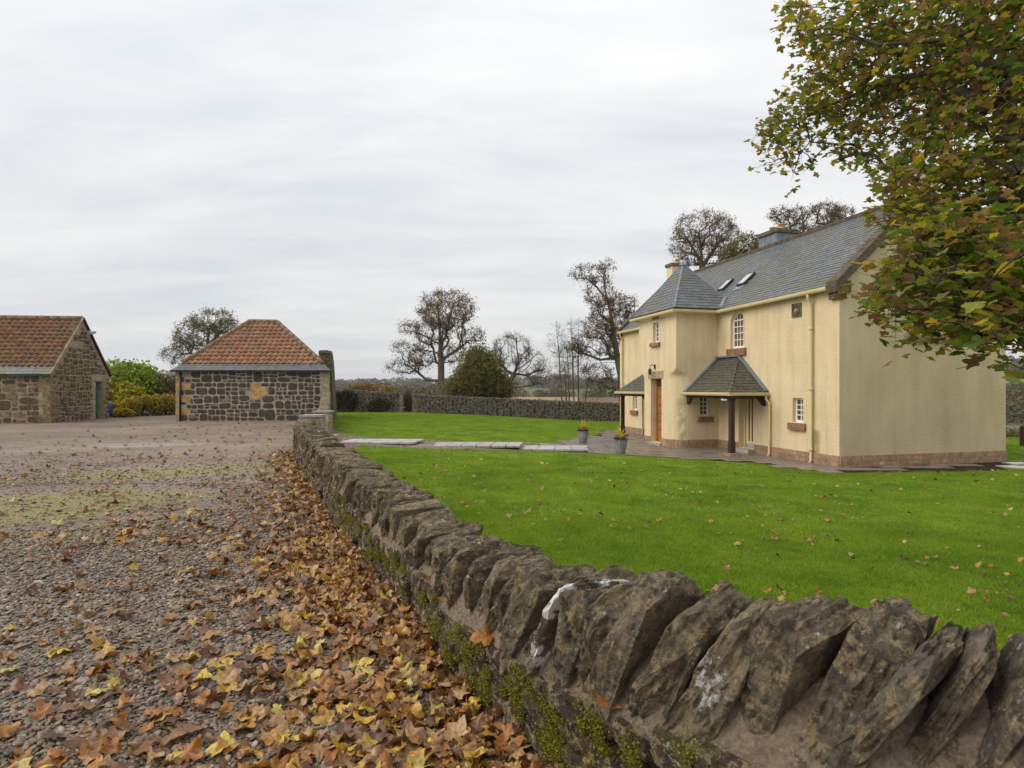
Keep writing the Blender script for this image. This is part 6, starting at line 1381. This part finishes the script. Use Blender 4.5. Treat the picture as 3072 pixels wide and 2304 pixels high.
# grass
gs = []
for i in range(5):
    g = np.random.default_rng(i); n = 170; c = np.stack([g.uniform(-.13, .13, n), g.uniform(-.13, .13, n), np.zeros(n)], 1); a = g.uniform(0, 6.28, n); h = g.uniform(.018, .045, n); wd = g.uniform(.0016, .003, n)
    s_ = np.stack([np.cos(a), np.sin(a), np.zeros(n)], 1) * wd[:, None]; ln_ = g.normal(size=(n, 2)) * .45; m1_ = c + np.stack([ln_[:, 0] * h * .35, ln_[:, 1] * h * .35, h * .6], 1); tp = c + np.stack([ln_[:, 0] * h, ln_[:, 1] * h, h], 1)
    V = np.stack([c - s_, c + s_, m1_ + s_ * .8, m1_ - s_ * .8, tp], 1).reshape(-1, 3); o0 = (np.arange(n) * 5)[:, None]
    Fk = np.concatenate([o0 + np.array([[0, 1, 2]]), o0 + np.array([[0, 2, 3]]), o0 + np.array([[3, 2, 4]])]); gs.append(source('grass_tuft', mkmesh('grass_tuft', V, Fk, MT['grassblade'])))
def lawn_ok(x, y):
    ok = right_of_wall(x, y) & ~inpoly(x, y, bed) & ~inpoly(x, y, pav) & ~inpoly(x, y, dark_px)
    lu = (x - HC.x) * -.2543 + (y - HC.y) * .9671; lv = (x - HC.x) * -.9671 + (y - HC.y) * -.2543
    ok &= ~((lu > -.1) & (lu < 14.05) & (lv < .1) & (lv > -6.2)) & ~((x > -5.45) & (x < 2.5) & (y > 18.05) & (y < 19.75))
    sh = (y > 29) & (x < -9.0 - (y - 29.4) * .28); return ok & ~sh & (y < 40.0 - np.maximum(0, x) * .17) & ~((x > 14) & (y > 26.5)) & (x > -6.8 - np.maximum(0, y - 21) * .31)
def lawn_pts(step, y0, y1):
    gx_, gy_ = np.meshgrid(np.arange(-13, 30, step), np.arange(y0, y1, step)); x = gx_.ravel() + rng.uniform(-.5, .5, gx_.size) * step; y = gy_.ravel() + rng.uniform(-.5, .5, gx_.size) * step
    ok = (np.abs(x) < y * .92 + 1.5) & lawn_ok(x, y); return x[ok], y[ok]
xs, ys, ss = [], [], []
for (st_, y0, y1, k) in ((.13, 1.6, 9, 1.0), (.2, 9, 16, 1.25), (.3, 16, 40, 1.6)):
    x, y = lawn_pts(st_, y0, y1); xs.append(x); ys.append(y); ss.append(np.full(len(x), k) * rng.uniform(.85, 1.15, len(x)))
x, y, s = map(np.concatenate, (xs, ys, ss)); n = len(x); print('grass tufts', n)
tag(scatter('grass', np.stack([x, y, zl(x) - .008], 1), np.stack([np.zeros(n), np.zeros(n), rng.uniform(0, 6.28, n)], 1), np.stack([s, s, rng.uniform(.8, 1.2, n)], 1), gs), kind='stuff')

# ------------------------------------------------------------------ fallen leaves
FL = [mkmesh('leaf', v, f, MT['fallenleaf'], True) for v, f in MLF]; FY = [mkmesh('leaf', v, f, MT['yellowfall'], True) for v, f in MLF]
cand = []
def put(n, ymin, ymax, spread, lawn=False):
    k = 0
    while k < n:
        y = ymin + (ymax - ymin) * rnd.random() ** 1.7; C_ = wat(np.interp(-y, -WQ[:, 1], WT))[0]
        x = C_[0] - abs(rnd.gauss(0, spread)) * (1 + (y < 3.5) * .9) + .02
        if CX + F * x / y < -60: continue
        d_ = C_[0] - x; z = .035 * math.exp(-d_ / .35) * rnd.uniform(.2, 1.6) + .018; cand.append((x, y, z, False, d_)); k += 1
put(2600, 1.7, 6.0, .50); put(1300, 4.0, 15, .36); put(620, 1.6, 9, 2.2); put(700, 6, 27, 5.0)
def putl(n, y0, y1):
    k = 0
    while k < n:
        y = y0 + (y1 - y0) * rnd.random() ** 1.35; x = rnd.uniform(-.9, .9) * y
        if lawn_ok(np.array([x]), np.array([y]))[0] and (x > -2 or rnd.random() < .35) and mn.noise((x * .55, y * .55, 3.3)) + rnd.gauss(0, .22) > -.05: cand.append((x, y, float(zl(x)) + .035, True, 9)); k += 1
putl(900, 2.2, 17); putl(150, 17, 38)
for k in range(46):                     # some caught on the cope
    q, d, nn, cz, tz = wat(rnd.uniform(4, WLEN)); cand.append((q[0] - .01, q[1], cz + .03, False, 0)) if rnd.random() < .3 else None
lv = []
for (x, y, z, lawn_, d_) in cand:
    s = rnd.choice((rnd.uniform(.04, .09), rnd.uniform(.08, .17), rnd.uniform(.09, .16))) * (1.0 if not lawn_ else .74); nrm = (rnd.gauss(0, .38), rnd.gauss(0, .38), 1.0); lv.append((x, y, z, nrm, rnd.uniform(0, 6.28), s, lawn_, d_, rnd.random() < (.075 if not lawn_ else .12)))
onscreen = lambda t: (abs(t[0] / t[1]) < .87 and HY + F * (CAMZ - t[2]) / t[1] < 2304)
lv.sort(key=lambda t: -(t[5] / t[1]) * (1 if onscreen(t) else 0))
nlawn = 0
for i, (x, y, z, nrm, yw, s, lawn_, d_, yel) in enumerate(lv[:300]):
    o = obj('fallen_leaf', (FY if yel else FL)[rnd.randrange(16)], None, leafM((x, y, z + s * .12), nrm, yw, s))
    if lawn_: tag(o, 'yellow fallen leaf lying on the green lawn' if yel else 'dry brown fallen leaf lying on the green lawn', 'leaf', 'leaves on the lawn')
    elif z > .25: tag(o, 'brown fallen leaf caught on the mortar of the curving wall', 'leaf', 'leaves caught on the wall')
    elif d_ < .5: tag(o, 'yellow fallen leaf drifted at the foot of the wall' if yel else 'curled brown fallen leaf drifted at the foot of the wall', 'leaf', 'leaves drifted by the wall')
    else: tag(o, 'yellow fallen leaf lying out on the gravel' if yel else 'curled brown fallen leaf lying out on the gravel', 'leaf', 'leaves on the gravel')
VV = []; FF = []; base = 0
for (x, y, z, nrm, yw, s, lawn_, d_, yel) in lv[300:]:
    v, f = MLF[rnd.randrange(16)]; M = np.array(leafM((x, y, z + s * .12), nrm, yw, s)); VV.append(v @ M[:3, :3].T + M[:3, 3]); FF.append(np.array(f) + base); base += len(v)
tag(obj('fallen_leaves', mkmesh('fallen_leaves', np.concatenate(VV), np.concatenate(FF), MT['fallenleaf'], True)), kind='stuff')

# ------------------------------------------------------------------ moist air
m = bpy.data.materials.new('haze'); m.use_nodes = True; t = m.node_tree; t.nodes.clear(); o_ = t.nodes.new('ShaderNodeOutputMaterial'); pv_ = t.nodes.new('ShaderNodeVolumePrincipled')
pv_.inputs['Color'].default_value = (.86, .9, .95, 1); pv_.inputs['Density'].default_value = .00022; pv_.inputs['Anisotropy'].default_value = .2; t.links.new(pv_.outputs[0], o_.inputs['Volume'])
hz = box('haze', (-3600, -120, -12), (3600, 3600, 70), m); tag(hz, kind='stuff')
